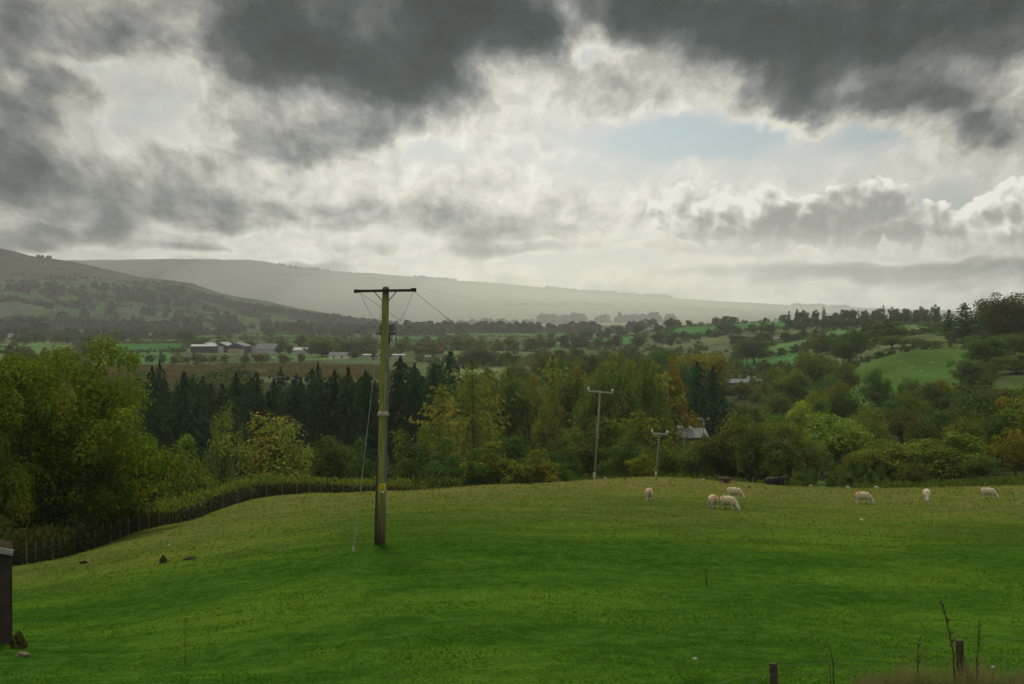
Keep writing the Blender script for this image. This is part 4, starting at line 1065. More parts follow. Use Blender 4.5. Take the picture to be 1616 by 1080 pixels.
# rough herbage on the bank behind the stock fence, and scrub on the wood's floor
FENCE_PTS = [(-60,72.0),(-10,73.0),(36,74.5),(84,80),(126,88.5),(168,94),(203,98),(250,103),(280,109),(337,117),(374,119),(405,121),(469,124),(538,129),(600,136),(660,144)]
def fence_at(px):
    return float(np.interp(px, [a for a, b in FENCE_PTS], [b for a, b in FENCE_PTS]))
def tuft_mass(name, pts, hgt, n, size, mat, seed, narrow=0.35, spread=0.9):
    """leafy stems standing at pts: blades that rise and splay"""
    rs = np.random.RandomState(seed)
    P_ = np.repeat(np.asarray(pts, float), n, axis=0); hh = np.repeat(np.asarray(hgt, float), n)
    m = len(P_)
    u = rs.rand(m)**0.8
    off = rs.normal(size=(m, 2))*spread*(0.6+0.6*u)[:, None]
    c = np.stack([P_[:, 0]+off[:, 0], P_[:, 1]+off[:, 1], P_[:, 2]+hh*u], 1)
    ax = np.stack([rs.normal(size=m)*.6, rs.normal(size=m)*.6, 0.9+rs.rand(m)*0.6], 1); ax /= np.linalg.norm(ax, axis=1)[:, None]
    b = perp(rs, ax); s = size*(0.6+0.9*rs.rand(m))[:, None]
    v, f = quads(c, ax*s, b*s*narrow)
    o = obj_me(name, mesh_np(name, v, f), mat)
    tag(o, kind='stuff'); return o
_rs = np.random.RandomState(4)
UG = {0: ([], []), 1: ([], [])}
for px in np.arange(-60, 720, 1.6):
    for k in range(3):
        d = fence_at(px)+3.2+_rs.rand()*6.5
        x, y, z = P(px+_rs.normal()*2, d)
        pts, hg = UG[int(px > 235)]
        pts.append((x, y, z)); hg.append((1.15+1.0*(vnoise(np.array([px*0.03]), np.array([k*1.0]))[0]+0.4)+0.5*_rs.rand())*(1.0 if px > 180 else 0.9))
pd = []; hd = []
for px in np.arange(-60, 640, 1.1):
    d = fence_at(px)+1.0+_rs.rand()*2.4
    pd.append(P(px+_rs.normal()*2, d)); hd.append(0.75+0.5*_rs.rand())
o = tuft_mass('undergrowth', pd, hd, 26, 0.13, BRACKEN, 29, 0.5, 0.4); o.color = (0.17, 0.19, 0.19, 1)  # dark strip: the shade between the fence posts, put into the tint
o = tuft_mass('undergrowth', *UG[0], 26, 0.17, BRACKEN, 9, 0.5, 0.55); o.color = (0.32, 0.36, 0.34, 1)  # tint darkened to stand in for the shade under the ash trees
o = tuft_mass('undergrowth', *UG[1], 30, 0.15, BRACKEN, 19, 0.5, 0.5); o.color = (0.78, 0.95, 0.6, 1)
pts = []; hg = []
for k in range(2600):
    px = _rs.uniform(640, 1640); fl = float(np.interp(px, [600, 660, 800, 938, 1034, 1150, 1240, 1400, 1640], [136, 144, 148, 159, 163, 160, 151, 148, 145]))
    if 1262 < px < 1340: continue
    d = fl+_rs.rand()**1.5*24
    x, y, z = P(px, d); pts.append((x, y, z)); hg.append(0.3+0.8*_rs.rand()**2)
o = tuft_mass('undergrowth', pts, hg, 24, 0.15, BRACKEN, 10, 0.55, 0.7); o.color = (0.5, 0.72, 0.5, 1)
# reedy ground of the brown marsh and scrub on the valley floor
pts = []; hg = []
for k in range(7000):
    px = _rs.uniform(120, 900); d = math.exp(_rs.uniform(math.log(560), math.log(900)))
    if not clear(px, d, [FIELDS[6][0]]): continue
    x, y, z = P(px, d); pts.append((x, y, z)); hg.append(0.4+0.6*_rs.rand())
o = tuft_mass('reeds', pts, hg, 8, 0.5, BRACKEN, 12, 0.6, 2.8); o.color = (0.62, 0.5, 0.55, 1)
# ------------------------------------------------------------------ poles and lines
WOODG = noisy_mat('weathered_pole', (0.085, 0.090, 0.045), (0.155, 0.145, 0.095), 5.0, 0.9, 0.5, 0.15, stretch=(1, 1, 0.15), c3=(0.16, 0.17, 0.05))
WOODP = noisy_mat('grey_pole', (0.16, 0.145, 0.105), (0.26, 0.235, 0.18), 4.0, 0.9, 0.4, 0.15, stretch=(1, 1, 0.12))
DARKW = noisy_mat('dark_arm', (0.020, 0.017, 0.014), (0.050, 0.042, 0.034), 7.0, 0.85, 0.3, 0.2)
GREYM = noisy_mat('galvanised', (0.20, 0.215, 0.215), (0.33, 0.345, 0.34), 9.0, 0.55, 0.1, 0.4, metallic=0.3)
PALE = noisy_mat('pale_porcelain', (0.55, 0.57, 0.55), (0.72, 0.73, 0.70), 9.0, 0.35, 0.0, 0.5)
CABLE = noisy_mat('cable', (0.030, 0.032, 0.034), (0.06, 0.062, 0.064), 9.0, 0.6, 0.0, 0.3)
STAYM = noisy_mat('stay_wire', (0.17, 0.19, 0.20), (0.27, 0.29, 0.30), 9.0, 0.5, 0.0, 0.4, metallic=0.4)
YELLOW = noisy_mat('sign_yellow', (0.62, 0.42, 0.015), (0.75, 0.52, 0.02), 9.0, 0.5, 0.0, 0.3)
BLACK = noisy_mat('sign_black', (0.012, 0.012, 0.012), (0.025, 0.025, 0.022), 9.0, 0.6, 0.0, 0.3)

def pole_mat():
    """softwood pole: green algae on the flank that faces the light and the wet, brown stain at the foot"""
    m, nt, out = new_mat('mossy_pole')
    tc = nt.node('ShaderNodeTexCoord').outputs['Object']
    x, y, z = nt.sep(tc)
    x = nt.m('SUBTRACT', x, nt.m('MULTIPLY', z, 0.0222))
    n = nt.noise(nt.v('MULTIPLY', tc, (9, 9, 1.2)), 1.0, 6, 0.65)
    n2 = nt.noise(nt.v('MULTIPLY', tc, (3, 3, 0.5)), 1.0, 5, 0.7)
    green = nt.mix(nt.mr(n, .3, .7), (0.135, 0.155, 0.034), (0.245, 0.255, 0.070))
    grey = nt.mix(nt.mr(n, .3, .7), (0.15, 0.16, 0.13), (0.27, 0.28, 0.24))
    side = nt.mr(nt.m('ADD', x, nt.m('MULTIPLY', nt.m('SUBTRACT', n2, .5), .10)), 0.045, 0.095)
    c = nt.mix(side, green, grey)
    crk = nt.noise(nt.v('MULTIPLY', tc, (26, 26, 0.9)), 1.0, 4, 0.6)
    c = nt.mix(nt.mr(crk, 0.58, 0.70, 0.0, 0.7), c, (0.045, 0.042, 0.025))
    foot = nt.mr(nt.m('ADD', z, nt.m('MULTIPLY', nt.m('SUBTRACT', n2, .5), 2.4)), 0.4, 2.2, 1.0, 0.0)
    c = nt.mix(nt.m('MULTIPLY', foot, 0.92), c, nt.mix(nt.mr(n, .3, .7), (0.050, 0.046, 0.022), (0.135, 0.105, 0.055)))
    top = nt.mr(z, 7.9, 8.8)
    c = nt.mix(nt.m('MULTIPLY', top, 0.65), c, (0.060, 0.050, 0.028))
    b = nt.node('ShaderNodeBsdfPrincipled'); nt.put(b.inputs['Base Color'], c); b.inputs['Roughness'].default_value = 0.9; b.inputs['Specular IOR Level'].default_value = 0.15
    bn = nt.node('ShaderNodeBump'); bn.inputs['Strength'].default_value = 0.6; bn.inputs['Distance'].default_value = 0.01
    nt.put(bn.inputs['Height'], n); nt.put(b.inputs['Normal'], bn.outputs[0]); nt.l.new(b.outputs[0], out.inputs[0])
    return m
MOSSY = pole_mat()

D1 = 48.0
def at_px(px, py, d): return Vector(((px-CX)/F*d, d, (HZ-py)/F*d))
base1 = Vector(P(600, D1)); top1 = at_px(609, 455, D1)
def main_pole():
    r = empty('transformer_pole', base1)
    tag(r, 'tall mossy wooden pole with transformer, dark crossarm and yellow warning sign', 'utility pole')
    L = lambda v: Vector(v)-base1
    T = L(top1)                                   # leans a little to one side
    def on(z, dx=0.0, dy=0.0): return Vector((T.x*z/T.z+dx, T.y*z/T.z+dy, z))
    n = 9; zs = [-0.3]+[T.z*k/n for k in range(1, n+1)]
    MB().tube([on(z) for z in zs]+[on(T.z+0.05)], [0.168-0.054*k/n for k in range(n+1)]+[0.07], n=18).build('pole', MOSSY, r, smooth=True)
    za = T.z-0.09
    ra = 0.118
    # crossarm: steel channel, slightly tilted, bolted on the near face
    M = Matrix.Translation(on(za)) @ Matrix.Rotation(R(-0.8), 4, 'Y')
    arm = MB(); arm.box(-1.02, 1.02, -ra-0.09, -ra+0.01, -0.045, 0.045, M)
    arm.box(-1.05, -0.90, -ra-0.12, -ra+0.03, -0.062, 0.055, M); arm.box(0.86, 1.04, -ra-0.12, -ra+0.03, -0.050, 0.075, M)
    a = arm.build('crossarm', DARKW, r)
    for x in (-0.5, 0.44, 0.86):
        MB().tube([M @ Vector((x, -ra-0.125, 0.0)), M @ Vector((x, -ra-0.088, 0.0))], 0.014, n=6).build('bolt', GREYM, a)
    for s in (-1, 1):
        MB().tube([on(za-0.05, s*0.36, -ra-0.03), on(za-0.33, s*0.115, -0.06)], 0.017, n=6).build('brace', DARKW, r)
    # transformer on the far side
    zt = L(at_px(0, 525, D1)).z
    tr = MB()
    tr.box(-0.19, 0.29, 0.20, 0.55, zt+0.0, zt+0.25, Matrix.Translation(on(0)+Vector((T.x*zt/T.z, 0, 0))))
    t = tr.build('transformer', GREYM_D, r)
    lid = MB().box(-0.215, 0.315, 0.18, 0.57, zt+0.252, zt+0.285, Matrix.Translation(Vector((T.x*zt/T.z, 0, 0)))); lid.build('lid', GREYM_D, t)
    for s in (-0.26, 0.37):
        b = MB().lathe([(0.03, 0), (0.055, .03), (0.03, .06), (0.055, .09), (0.03, .12), (0.05, .15), (0.022, .20)], (T.x*zt/T.z+s, 0.32, zt+0.06), 8); b.build('bushing', PALE_D, t, smooth=True)
    MB().box(-0.30, 0.36, 0.11, 0.17, zt-0.07, zt-0.015, Matrix.Translation(Vector((T.x*zt/T.z, 0, 0)))).build('bracket', DARKW, r)
    MB().tube([on(zt-0.42, 0.09, 0.30), on(zt-0.02, 0.09, 0.30)], 0.06, n=10).build('drop_tube', DARKW, t)
    for s in (-0.17, 0.27):
        MB().tube([on(zt-0.38, s, 0.20), on(zt-0.08, s, 0.20)], [0.036, 0.044], n=10).build('surge_arrester', PALE, r, smooth=True)
    # jumpers from the crossarm down to the transformer, slack
    def wire(name, p, q, sag, rad, par, mat=CABLE, n=9):
        pts = []
        for k in range(n+1):
            u = k/n; v = p.lerp(q, u); v.z -= sag*4*u*(1-u); pts.append(v)
        return MB().tube(pts, rad, n=5).build(name, mat, par)
    wire('jumper', on(za-0.05, -0.86, -0.1), on(zt+0.25, -0.26, 0.32), 0.10, 0.006, r)
    wire('jumper', on(za-0.05, 0.93, -0.1), on(zt+0.25, 0.37, 0.32), 0.10, 0.006, r)
    # cast guard on the shaft, cables, number plate
    zg = L(at_px(0, 653, D1)).z
    g = MB().lathe([(0.155, 0.075), (0.17, 0.06), (0.215, -0.075), (0.175, -0.08)], on(zg), 14); g.build('cable_guard', PALE_D, r, smooth=True)
    MB().tube([on(zg-0.05, 0.125, -0.115), on(zg-1.0, 0.145, -0.11), on(zg-2.3, 0.165, -0.085)], 0.022, n=6).build('cable', CABLE_L, r)
    MB().tube([on(zt-0.9, 0.13, -0.045), on(zg+0.08, 0.152, -0.06)], 0.034, n=6).build('cable', CABLE_L, r)
    MB().tube([on(0.0, -0.185, -0.07), on(0.6, -0.180, -0.07), on(1.9, -0.172, -0.06), on(3.2, -0.155, -0.05)], 0.030, n=8).build('conduit', CABLE, r)
    MB().box(-0.02, 0.10, -0.03, 0.03, 0.0, 0.04, Matrix.Translation(on(1.02, 0.17, -0.05))).build('step_bolt', CABLE, r)
    MB().box(-0.012, 0.012, -0.02, 0.02, -0.05, 0.05, Matrix.Translation(on(zg+0.42, -0.155, -0.05))).build('clip', PALE, r)
    # warning sign: yellow plate, black triangle and figure struck by a bolt
    zs_ = L(at_px(0, 769, D1)).z
    sg = empty('warning_sign', (0, 0, 0)); sg.parent = r; sg.location = on(zs_, 0.045, -0.178)
    w, h = 0.10, 0.125
    def plate(pts, y, th, name, mat, par):
        n_ = len(pts)
        vs = [(x, y-th, z) for x, z in pts]+[(x, y, z) for x, z in pts]
        fs = [tuple(range(n_)), tuple(range(2*n_-1, n_-1, -1))]+[(k, k+n_, (k+1) % n_+n_, (k+1) % n_) for k in range(n_)]
        return MB().add(vs, fs).build(name, mat, par)
    plate([(-w, -h), (w, -h), (w, h), (-w, h)], 0, 0.004, 'plate', YELLOW, sg)
    # triangle outline
    tri = MB()
    A_, B_, C_ = Vector((-0.080, 0, -0.045)), Vector((0.080, 0, -0.045)), Vector((0, 0, 0.100))
    for p, q in ((A_, B_), (B_, C_), (C_, A_)):
        t_ = (q-p).normalized(); nrm = Vector((-t_.z, 0, t_.x))*0.006
        vs = [p-nrm, q-nrm, q+nrm, p+nrm]
        tri.add([(v.x, -0.0065, v.z) for v in vs], [(0, 1, 2, 3)])
    # falling figure and bolt
    tri.add([(-0.010, -0.0068, -0.008), (0.030, -0.0068, 0.006), (0.026, -0.0068, 0.017), (-0.012, -0.0068, 0.004)], [(0, 1, 2, 3)])
    tri.add([(-0.030, -0.0068, -0.038), (-0.020, -0.0068, -0.038), (-0.004, -0.0068, 0.002), (-0.014, -0.0068, 0.002)], [(0, 1, 2, 3)])
    tri.add([(0.004, -0.0068, -0.038), (0.014, -0.0068, -0.038), (0.004, -0.0068, 0.0), (-0.006, -0.0068, 0.0)], [(0, 1, 2, 3)])
    tri.add([(0.030+0.010*math.cos(k), -0.0068, 0.022+0.010*math.sin(k)) for k in np.linspace(0, 5.6, 9)], [tuple(range(9))])
    tri.add([(-0.012, -0.007, 0.068), (0.002, -0.007, 0.068), (-0.006, -0.007, 0.046), (0.008, -0.007, 0.046), (-0.016, -0.007, 0.018), (-0.010, -0.007, 0.038), (-0.022, -0.007, 0.038)], [(0, 1, 2, 3, 4, 5, 6)])
    tri.build('pictogram', BLACK, sg)
    for k in range(3):
        pass
    # the two lines of small print under the triangle, as unreadable in the photograph
    pm = MB()
    for z0, hw in ((-0.068, 0.075), (-0.090, 0.082), (-0.106, 0.060)):
        pm.add([(-hw, -0.0065, z0-0.005), (hw, -0.0065, z0-0.005), (hw, -0.0065, z0+0.005), (-hw, -0.0065, z0+0.005)], [(0, 1, 2, 3)])
    pm.build('print', BLACK, sg)
    zp = L(at_px(0, 776, D1)).z
    MB().box(-0.055, 0.055, -0.004, 0.0, -0.026, 0.026, Matrix.Translation(on(zp, 0.045, -0.174))).build('number_plate', PALE, r)
    # stay wire with its insulator, rod and ground anchor
    s0 = on(L(at_px(0, 478, D1)).z, -0.12, 0.0)
    anchor = Vector(P(557, 45.9)); e0 = L(anchor)
    st = empty('stay_wire', base1); tag(st, 'slanting steel stay wire running from the transformer pole to a grass anchor', 'stay wire')
    ins = s0.lerp(e0, 0.37)
    MB().tube([s0, ins+(s0-ins).normalized()*0.07], 0.008, n=5).build('upper_wire', STAYM, st)
    MB().tube([ins-(ins-e0).normalized()*0.07, s0.lerp(e0, 0.885)], 0.0105, n=5).build('lower_wire', STAYM, st)
    i_ = MB().tube([ins+(s0-ins).normalized()*0.09, ins+(s0-ins).normalized()*0.03, ins, ins+(e0-ins).normalized()*0.03, ins+(e0-ins).normalized()*0.09], [0.02, 0.05, 0.035, 0.05, 0.02], n=8); i_.build('insulator', CABLE, st, smooth=True)
    MB().tube([s0.lerp(e0, 0.885), s0.lerp(e0, 0.975)], 0.017, n=6).build('turnbuckle', STAYM, st)
    MB().lathe([(0.055, -0.05), (0.05, 0.06), (0.03, 0.16), (0.02, 0.2)], e0+Vector((0, 0, 0)), 8).build('anchor_guard', PALE_D, st, smooth=True)
    return on(za), r
GREYM_D = noisy_mat('painted_tank', (0.085, 0.105, 0.105), (0.14, 0.16, 0.155), 6.0, 0.6, 0.0, 0.4)
PALE_D = noisy_mat('dull_casting', (0.26, 0.25, 0.21), (0.40, 0.385, 0.33), 9.0, 0.6, 0.2, 0.3)
CABLE_L = noisy_mat('grey_sheath', (0.10, 0.115, 0.10), (0.17, 0.185, 0.165), 9.0, 0.7, 0.0, 0.2)
arm1, POLE1 = main_pole()

def line_pole(label, pxb, d, pxt, pyt, armw, tilt, name='line_pole', thick=0.135, extra=0, armmat=None):
    """plain pole, crossarm, two pin insulators. returns the world points where the wires sit"""
    b = Vector(P(pxb, d)); tp = at_px(pxt, pyt, d)
    r = empty(name, b); tag(r, label, 'utility pole', None)
    T = tp-b
    MB().tube([Vector((0, 0, -.3)), T*0.5, T+Vector((0, 0, 0.05))], [thick, thick*.86, thick*.70], n=12).build('pole', WOODP, r, smooth=True)
    MB().tube([Vector((0, 0, -.2)), T*(0.75/T.z)], [thick*1.06, thick*1.05], n=12).build('foot_band', PALE_D, r, smooth=True) if extra == 0 else None
    M = Matrix.Translation(T+Vector((0, -0.16, -0.12))) @ Matrix.Rotation(R(tilt), 4, 'Y')
    arm = MB().box(-armw, armw, -0.06, 0.06, -0.07, 0.07, M).build('crossarm', armmat or GREYM, r)
    out = []
    xs = (-armw*0.94, armw*0.94) if extra < 2 else (-armw*.94, -armw*.45, armw*.94)
    for x in xs:
        ins = MB(); 
        ins.lathe([(0.03, 0.06), (0.035, 0.16), (0.11, 0.17), (0.12, 0.24), (0.08, 0.27), (0.10, 0.32), (0.06, 0.40), (0.02, 0.42)], (0, 0, 0), 10, Matrix.Translation(M @ Vector((x, 0, 0))))
        ins.build('insulator', PALE, r, smooth=True)
        out.append(b+(M @ Vector((x, 0, 0.40))))
    if extra:
        MB().box(-0.2, 0.2, -0.45, -0.1, -1.15, -0.55, Matrix.Translation(T)).build('switch_box', GREYM, r)
    return out
w2 = line_pole('pale wooden line pole with two white insulators, tallest of the row and leftmost', 938, 147, 947.5, 617, 1.33, 4.2)
w3 = line_pole('pale wooden line pole standing beside the small golden bush', 1035, 155, 1041, 683, 0.88, 4.2, thick=0.11)
w4 = line_pole('thin pole with a crossarm in front of the pale farm roof', 1079, 185, 1080, 676, 0.80, 2.0, thick=0.09, extra=3, armmat=WOODP)
w5 = line_pole('pole with grey switch box rising from the end of the pale farm roof', 1110, 262, 1110.5, 662, 0.95, 0, thick=0.13, extra=2, armmat=WOODP)
def span(p, q, sag, rad, label, n=28):
    pts = []
    for k in range(n+1):
        u = k/n; v = p.lerp(q, u); v.z -= sag*4*u*(1-u); pts.append(v)
    o = MB().tube(pts, rad, n=4).build('overhead_wire', CABLE)
    tag(o, label, 'overhead wire'); return o
aL = base1+(arm1-Vector((0,0,0)))+Vector((-0.88, -0.12, -0.05)); aR = base1+arm1+Vector((0.97, -0.12, -0.03))
span(aL, w2[0], 1.7, 0.0065, 'thin overhead wire from the far end of the dark crossarm, passing behind the pole')
span(aR, w2[1], 1.7, 0.0065, 'thin overhead wire dropping from the open end of the dark crossarm over the valley')
span(w2[0], w3[0], 0.2, 0.007, 'thin overhead wire joining the first insulators of the two pale line poles')
span(w2[1], w3[1], 0.2, 0.007, 'thin overhead wire joining the second insulators of the two pale line poles')

# ------------------------------------------------------------------ stock fence along the wood side
FPOST = noisy_mat('fence_post', (0.085, 0.080, 0.062), (0.165, 0.152, 0.12), 12.0, 0.95, 0.4, 0.1, stretch=(1, 1, .2))
FWIRE = noisy_mat('fence_wire', (0.09, 0.09, 0.085), (0.15, 0.15, 0.14), 12.0, 0.7, 0.0, 0.3)
NPOST = noisy_mat('near_post', (0.040, 0.042, 0.022), (0.085, 0.080, 0.045), 14.0, 0.95, 0.5, 0.1, stretch=(1, 1, .2))
def stock_fence():
    rs = random.Random(8)
    # walk the line and drop a post every 1.75 m
    pts = [Vector(P(px, fence_at(px))) for px in np.arange(-40, 664, 2)]
    posts = [pts[0]]; acc = 0
    for a, b in zip(pts, pts[1:]):
        acc += (b-a).length
        if acc > 1.55: posts.append(b); acc = 0
    r = empty('stock_fence', posts[0]); tag(r, 'long stock fence of thin wooden posts and wire netting round the pasture corner', 'fence')
    tops = []
    for i, p in enumerate(posts):
        q = p-posts[0]; h = rs.uniform(1.15, 1.32); lx, ly = rs.uniform(-.05, .05), rs.uniform(-.05, .05)
        th = rs.uniform(.034, .045)
        MB().tube([q+Vector((0, 0, -.2)), q+Vector((lx, ly, h))], [th*1.08, th], n=7).build('post', FPOST, r)
        tops.append((q, h, lx, ly))
    wm = MB()
    for z in (0.10, 0.25, 0.40, 0.56, 0.72, 0.88, 1.06):
        wm.tube([q+Vector((lx*z, ly*z-0.05, z+rs.uniform(-.01, .01))) for q, h, lx, ly in tops], 0.006, n=3, cap=False)
    for (q, h, lx, ly), (q2, h2, a, b) in zip(tops, tops[1:]):
        for k in range(1, 6):
            m = q.lerp(q2, k/6)+Vector((0, -0.05, 0)); wm.tube([m+Vector((0, 0, .10)), m+Vector((0, 0, .88))], 0.004, n=3, cap=False)
    wm.build('wire_netting', FWIRE, r)
stock_fence()

def roadside_fence():
    # two stout posts and sagging wires at the near edge
    p1 = Vector(P(1222, 18.6)); p2 = Vector(P(1517, 18.9)); p0 = Vector(P(700, 11.0)); p3 = Vector(P(1830, 19.0))
    r = empty('wire_fence', p1); tag(r, 'near roadside fence with two thick stumpy posts and slack wires', 'fence')
    t1 = at_px(1222, 1049, 18.6).z; t2 = at_px(1517, 1012, 18.9).z
    def post(p, z, th=0.052):
        q = p-p1; MB().tube([q+Vector((0, 0, -0.3)), q+Vector((0.01, 0, (z-p.z)*.5)), q+Vector((-.004, 0, z-p.z-0.012)), q+Vector((-.004, 0, z-p.z))], [th, th*1.03, th, th*.9], n=12).build('post', NPOST, r)
    post(p1, t1); post(p2, t2); post(p0, p0.z+0.95); post(p3, p3.z+1.0)
    wm = MB()
    for fr in (0.93, 0.62):
        A = [p0+Vector((0, -.05, .95*fr-0.3)), Vector((p1.x, p1.y-.055, p1.z+(t1-p1.z)*fr)), Vector((p2.x, p2.y-.055, p2.z+(t2-p2.z)*fr)), p3+Vector((0, -.05, 1.0*fr))]
        for a, b in zip(A, A[1:]):
            wm.tube([(a.lerp(b, k/10)-p1)+Vector((0, 0, -0.05*4*(k/10)*(1-k/10))) for k in range(11)], 0.0018, n=4, cap=False)
    wm.build('wire', FWIRE, r)
roadside_fence()

# ------------------------------------------------------------------ dead stalks and tussocks in front
STALK = noisy_mat('dead_stalk', (0.045, 0.030, 0.018), (0.105, 0.070, 0.042), 20.0, 0.95, 0.0, 0.1)
def stalk(pts, d, rad, label, seeds=True, seed=1, name='dead_stalk'):
    rs = random.Random(seed)
    P0 = at_px(*pts[0], d); g = P(pts[0][0], d); b = Vector((P0.x, d, min(g[2], P0.z)-0.05))
    pp = [Vector((0, 0, 0))]+[at_px(px, py, d+rs.uniform(-.05, .05))-b for px, py in pts[1:]]
    n = len(pp); mb = MB().tube(pp, [rad*(1-0.65*k/(n-1)) for k in range(n)], n=5)
    if seeds:
        for k in range(1, n):
            for j in range(5):
                c = pp[k-1].lerp(pp[k], rs.random()); e = c+Vector((rs.uniform(-.05, .05), rs.uniform(-.05, .05), rs.uniform(.02, .08)))
                mb.tube([c, e], [rad*.5, rad*.7], n=4)
    o = mb.build(name, STALK); o.location = b
    tag(o, label, 'dead stalk'); return o
stalk([(1510, 1060), (1507, 1030), (1500, 1000), (1494, 972), (1489, 953)], 18.5, 0.012, 'tallest dead brown stalk leaning beside the thicker fence post', seed=2)
stalk([(1544, 1075), (1545, 1040), (1548, 1010), (1546, 985)], 18.2, 0.009, 'dead seedy stalk on the outer side of the fence post by the frame edge', seed=3)
stalk([(1318, 1075), (1317, 1050), (1313, 1030), (1309, 1020)], 18.4, 0.010, 'dead forked stalk halfway between the two thick fence posts', seed=4, seeds=False)
stalk([(1314, 1068), (1311, 1050), (1303, 1040)], 18.3, 0.008, 'short thin stalk crossing the forked one between the fence posts', seed=14, seeds=False)
stalk([(1451, 1070), (1451, 1040), (1451, 1015)], 18.4, 0.012, 'short thick dead stalk before the thicker fence post', seed=5)
stalk([(1116, 925), (1115, 910), (1115, 903)], 36, 0.012, 'lone small dry stalk in the open green pasture', seed=6)
stalk([(291, 1002), (290, 990), (291, 978)], 25, 0.006, 'dark lone thistle stalk low on the shed side of the pasture', seed=7)
GRASSY = leaf_mat('dry_grass', (0.105, 0.108, 0.050), (0.250, 0.235, 0.135), (0.085, 0.115, 0.03), trans=0.25, third_amt=0.3, nscale=1.2)
def dry_verge():
    rs = np.random.RandomState(15); C = []; Hh = []
    for k in range(700):
        px = rs.uniform(1355, 1720); d = 17.6+rs.rand()*1.3
        x, y, z = P(px, d); cl = vnoise(np.array([x*2.3]), np.array([y*2.3]))[0]+0.5
        if rs.rand() > cl*1.5: continue
        C.append((x, y, z)); Hh.append((0.35+1.1*cl)*0.12+0.30*np.interp(px, [1355, 1400, 1480, 1560, 1616, 1720], [0.15, .8, 1.0, .8, .6, .8])*rs.rand())
    C = np.repeat(np.array(C), 9, axis=0); Hh = np.repeat(np.array(Hh), 9); n = len(C)
    C[:, :2] += rs.normal(size=(n, 2))*0.05
    tip = C+np.stack([rs.normal(size=n)*.11, rs.normal(size=n)*.11, Hh*(.6+.7*rs.rand(n))], 1)
    w = perp(rs, (tip-C)/np.linalg.norm(tip-C, axis=1)[:, None])*0.0045
    v = np.stack([C-w, C+w, tip], 1).reshape(-1, 3)
    o = obj_me('dry_grass', mesh_np('dry_grass', v, np.arange(n*3).reshape(n, 3)), GRASSY); tag(o, kind='stuff')
dry_verge()

# short grazed sward: real blades where they are big enough to see, looser tussocks farther off
def blade_mat():
    m, nt, out = new_mat('grass_blades')
    ge = nt.node('ShaderNodeNewGeometry'); rnd = ge.outputs['Random Per Island']; pos = ge.outputs['Position']
    dr = nt.node('ShaderNodeAttribute', attribute_name='dry').outputs['Fac']
    n = nt.noise(nt.v('MULTIPLY', pos, (0.5, 1, 0.6)), 0.7, 4, 0.6)
    g = nt.mix(nt.m('ADD', nt.m('MULTIPLY', rnd, .6), nt.m('MULTIPLY', nt.mr(n, .3, .7), .5), clamp=True), (0.036, 0.108, 0.007), (0.074, 0.182, 0.012))
    s = nt.mix(rnd, (0.100, 0.130, 0.022), (0.215, 0.160, 0.052))
    c = nt.mix(nt.m('ADD', dr, nt.m('MULTIPLY', nt.m('SUBTRACT', rnd, .6), .6), clamp=True), g, s)
    d = nt.node('ShaderNodeBsdfDiffuse'); nt.put(d.inputs[0], c)
    t = nt.node('ShaderNodeBsdfTranslucent'); nt.put(t.inputs[0], c)
    mx = nt.node('ShaderNodeMixShader'); mx.inputs[0].default_value = 0.5
    nt.l.new(d.outputs[0], mx.inputs[1]); nt.l.new(t.outputs[0], mx.inputs[2]); nt.l.new(mx.outputs[0], out.inputs[0])
    return m
def sward():
    rs = np.random.RandomState(3)
    N = 230000
    # spread evenly per unit of picture: density falls with distance, blades group into tussocks of growing size
    d = np.exp(rs.uniform(math.log(15.5), math.log(165), N))
    px = rs.uniform(-60, 1680, N)
    x = (px-CX)/F*d
    fl = np.interp(px, [-60, 36, 126, 250, 337, 405, 538, 650, 800, 938, 1034, 1150, 1240, 1400, 1616], [72, 74, 88, 101, 115, 119, 127, 135, 142, 156, 160, 156, 148, 144, 141])
    tuss = vnoise(x*0.8, d*0.8)+0.6*vnoise(x*2.1+4, d*2.1)
    keep = (d < fl-0.3) & (rs.rand(N) < np.clip(0.75+tuss*1.6, 0.12, 1)*np.interp(d, [15, 40, 80, 170], [1, .8, .35, .3]))
    d = d[keep]; px = px[keep]; x = x[keep]; tuss = tuss[keep]; n = len(d)
    z = H(x, d)
    dry = sstep(30, 132, d)**1.15*0.95*np.interp(px, [300, 420, 650, 1100, 1300, 1620], [0.45, 0.75, 0.95, 0.95, 0.8, 0.75])+vnoise(x*0.05+1.5, d*0.03)*0.5*sstep(25, 70, d)
    dry = np.clip(dry+sstep(700, 200, px)*sstep(40, 60, d)*(1-sstep(85, 110, d))*0.3, 0, 1)
    sc = 0.0013*d**0.78*1.4
    h = 0.7*(0.03+0.035*np.clip(tuss, 0, 1)+0.0006*d)*(0.5+0.9*rs.rand(n))*(1+0.8*dry)
    c = np.stack([x, d, z-0.01], 1)
    lean = rs.normal(size=(n, 2))*0.7
    tip = c+np.stack([lean[:, 0]*h, lean[:, 1]*h, h], 1)
    w = rand_dirs(rs, n); w[:, 2] = 0; w /= np.linalg.norm(w, axis=1)[:, None]+1e-9; w *= sc[:, None]*(0.6+.8*rs.rand(n))[:, None]
    v = np.stack([c-w, c+w, tip], 1).reshape(-1, 3)
    me = mesh_np('grass', v, np.arange(n*3).reshape(n, 3))
    a = me.attributes.new('dry', 'FLOAT', 'POINT'); a.data.foreach_set('value', np.repeat(dry, 3).astype(np.float32))
    o = obj_me('grass', me, blade_mat()); tag(o, kind='stuff')
sward()

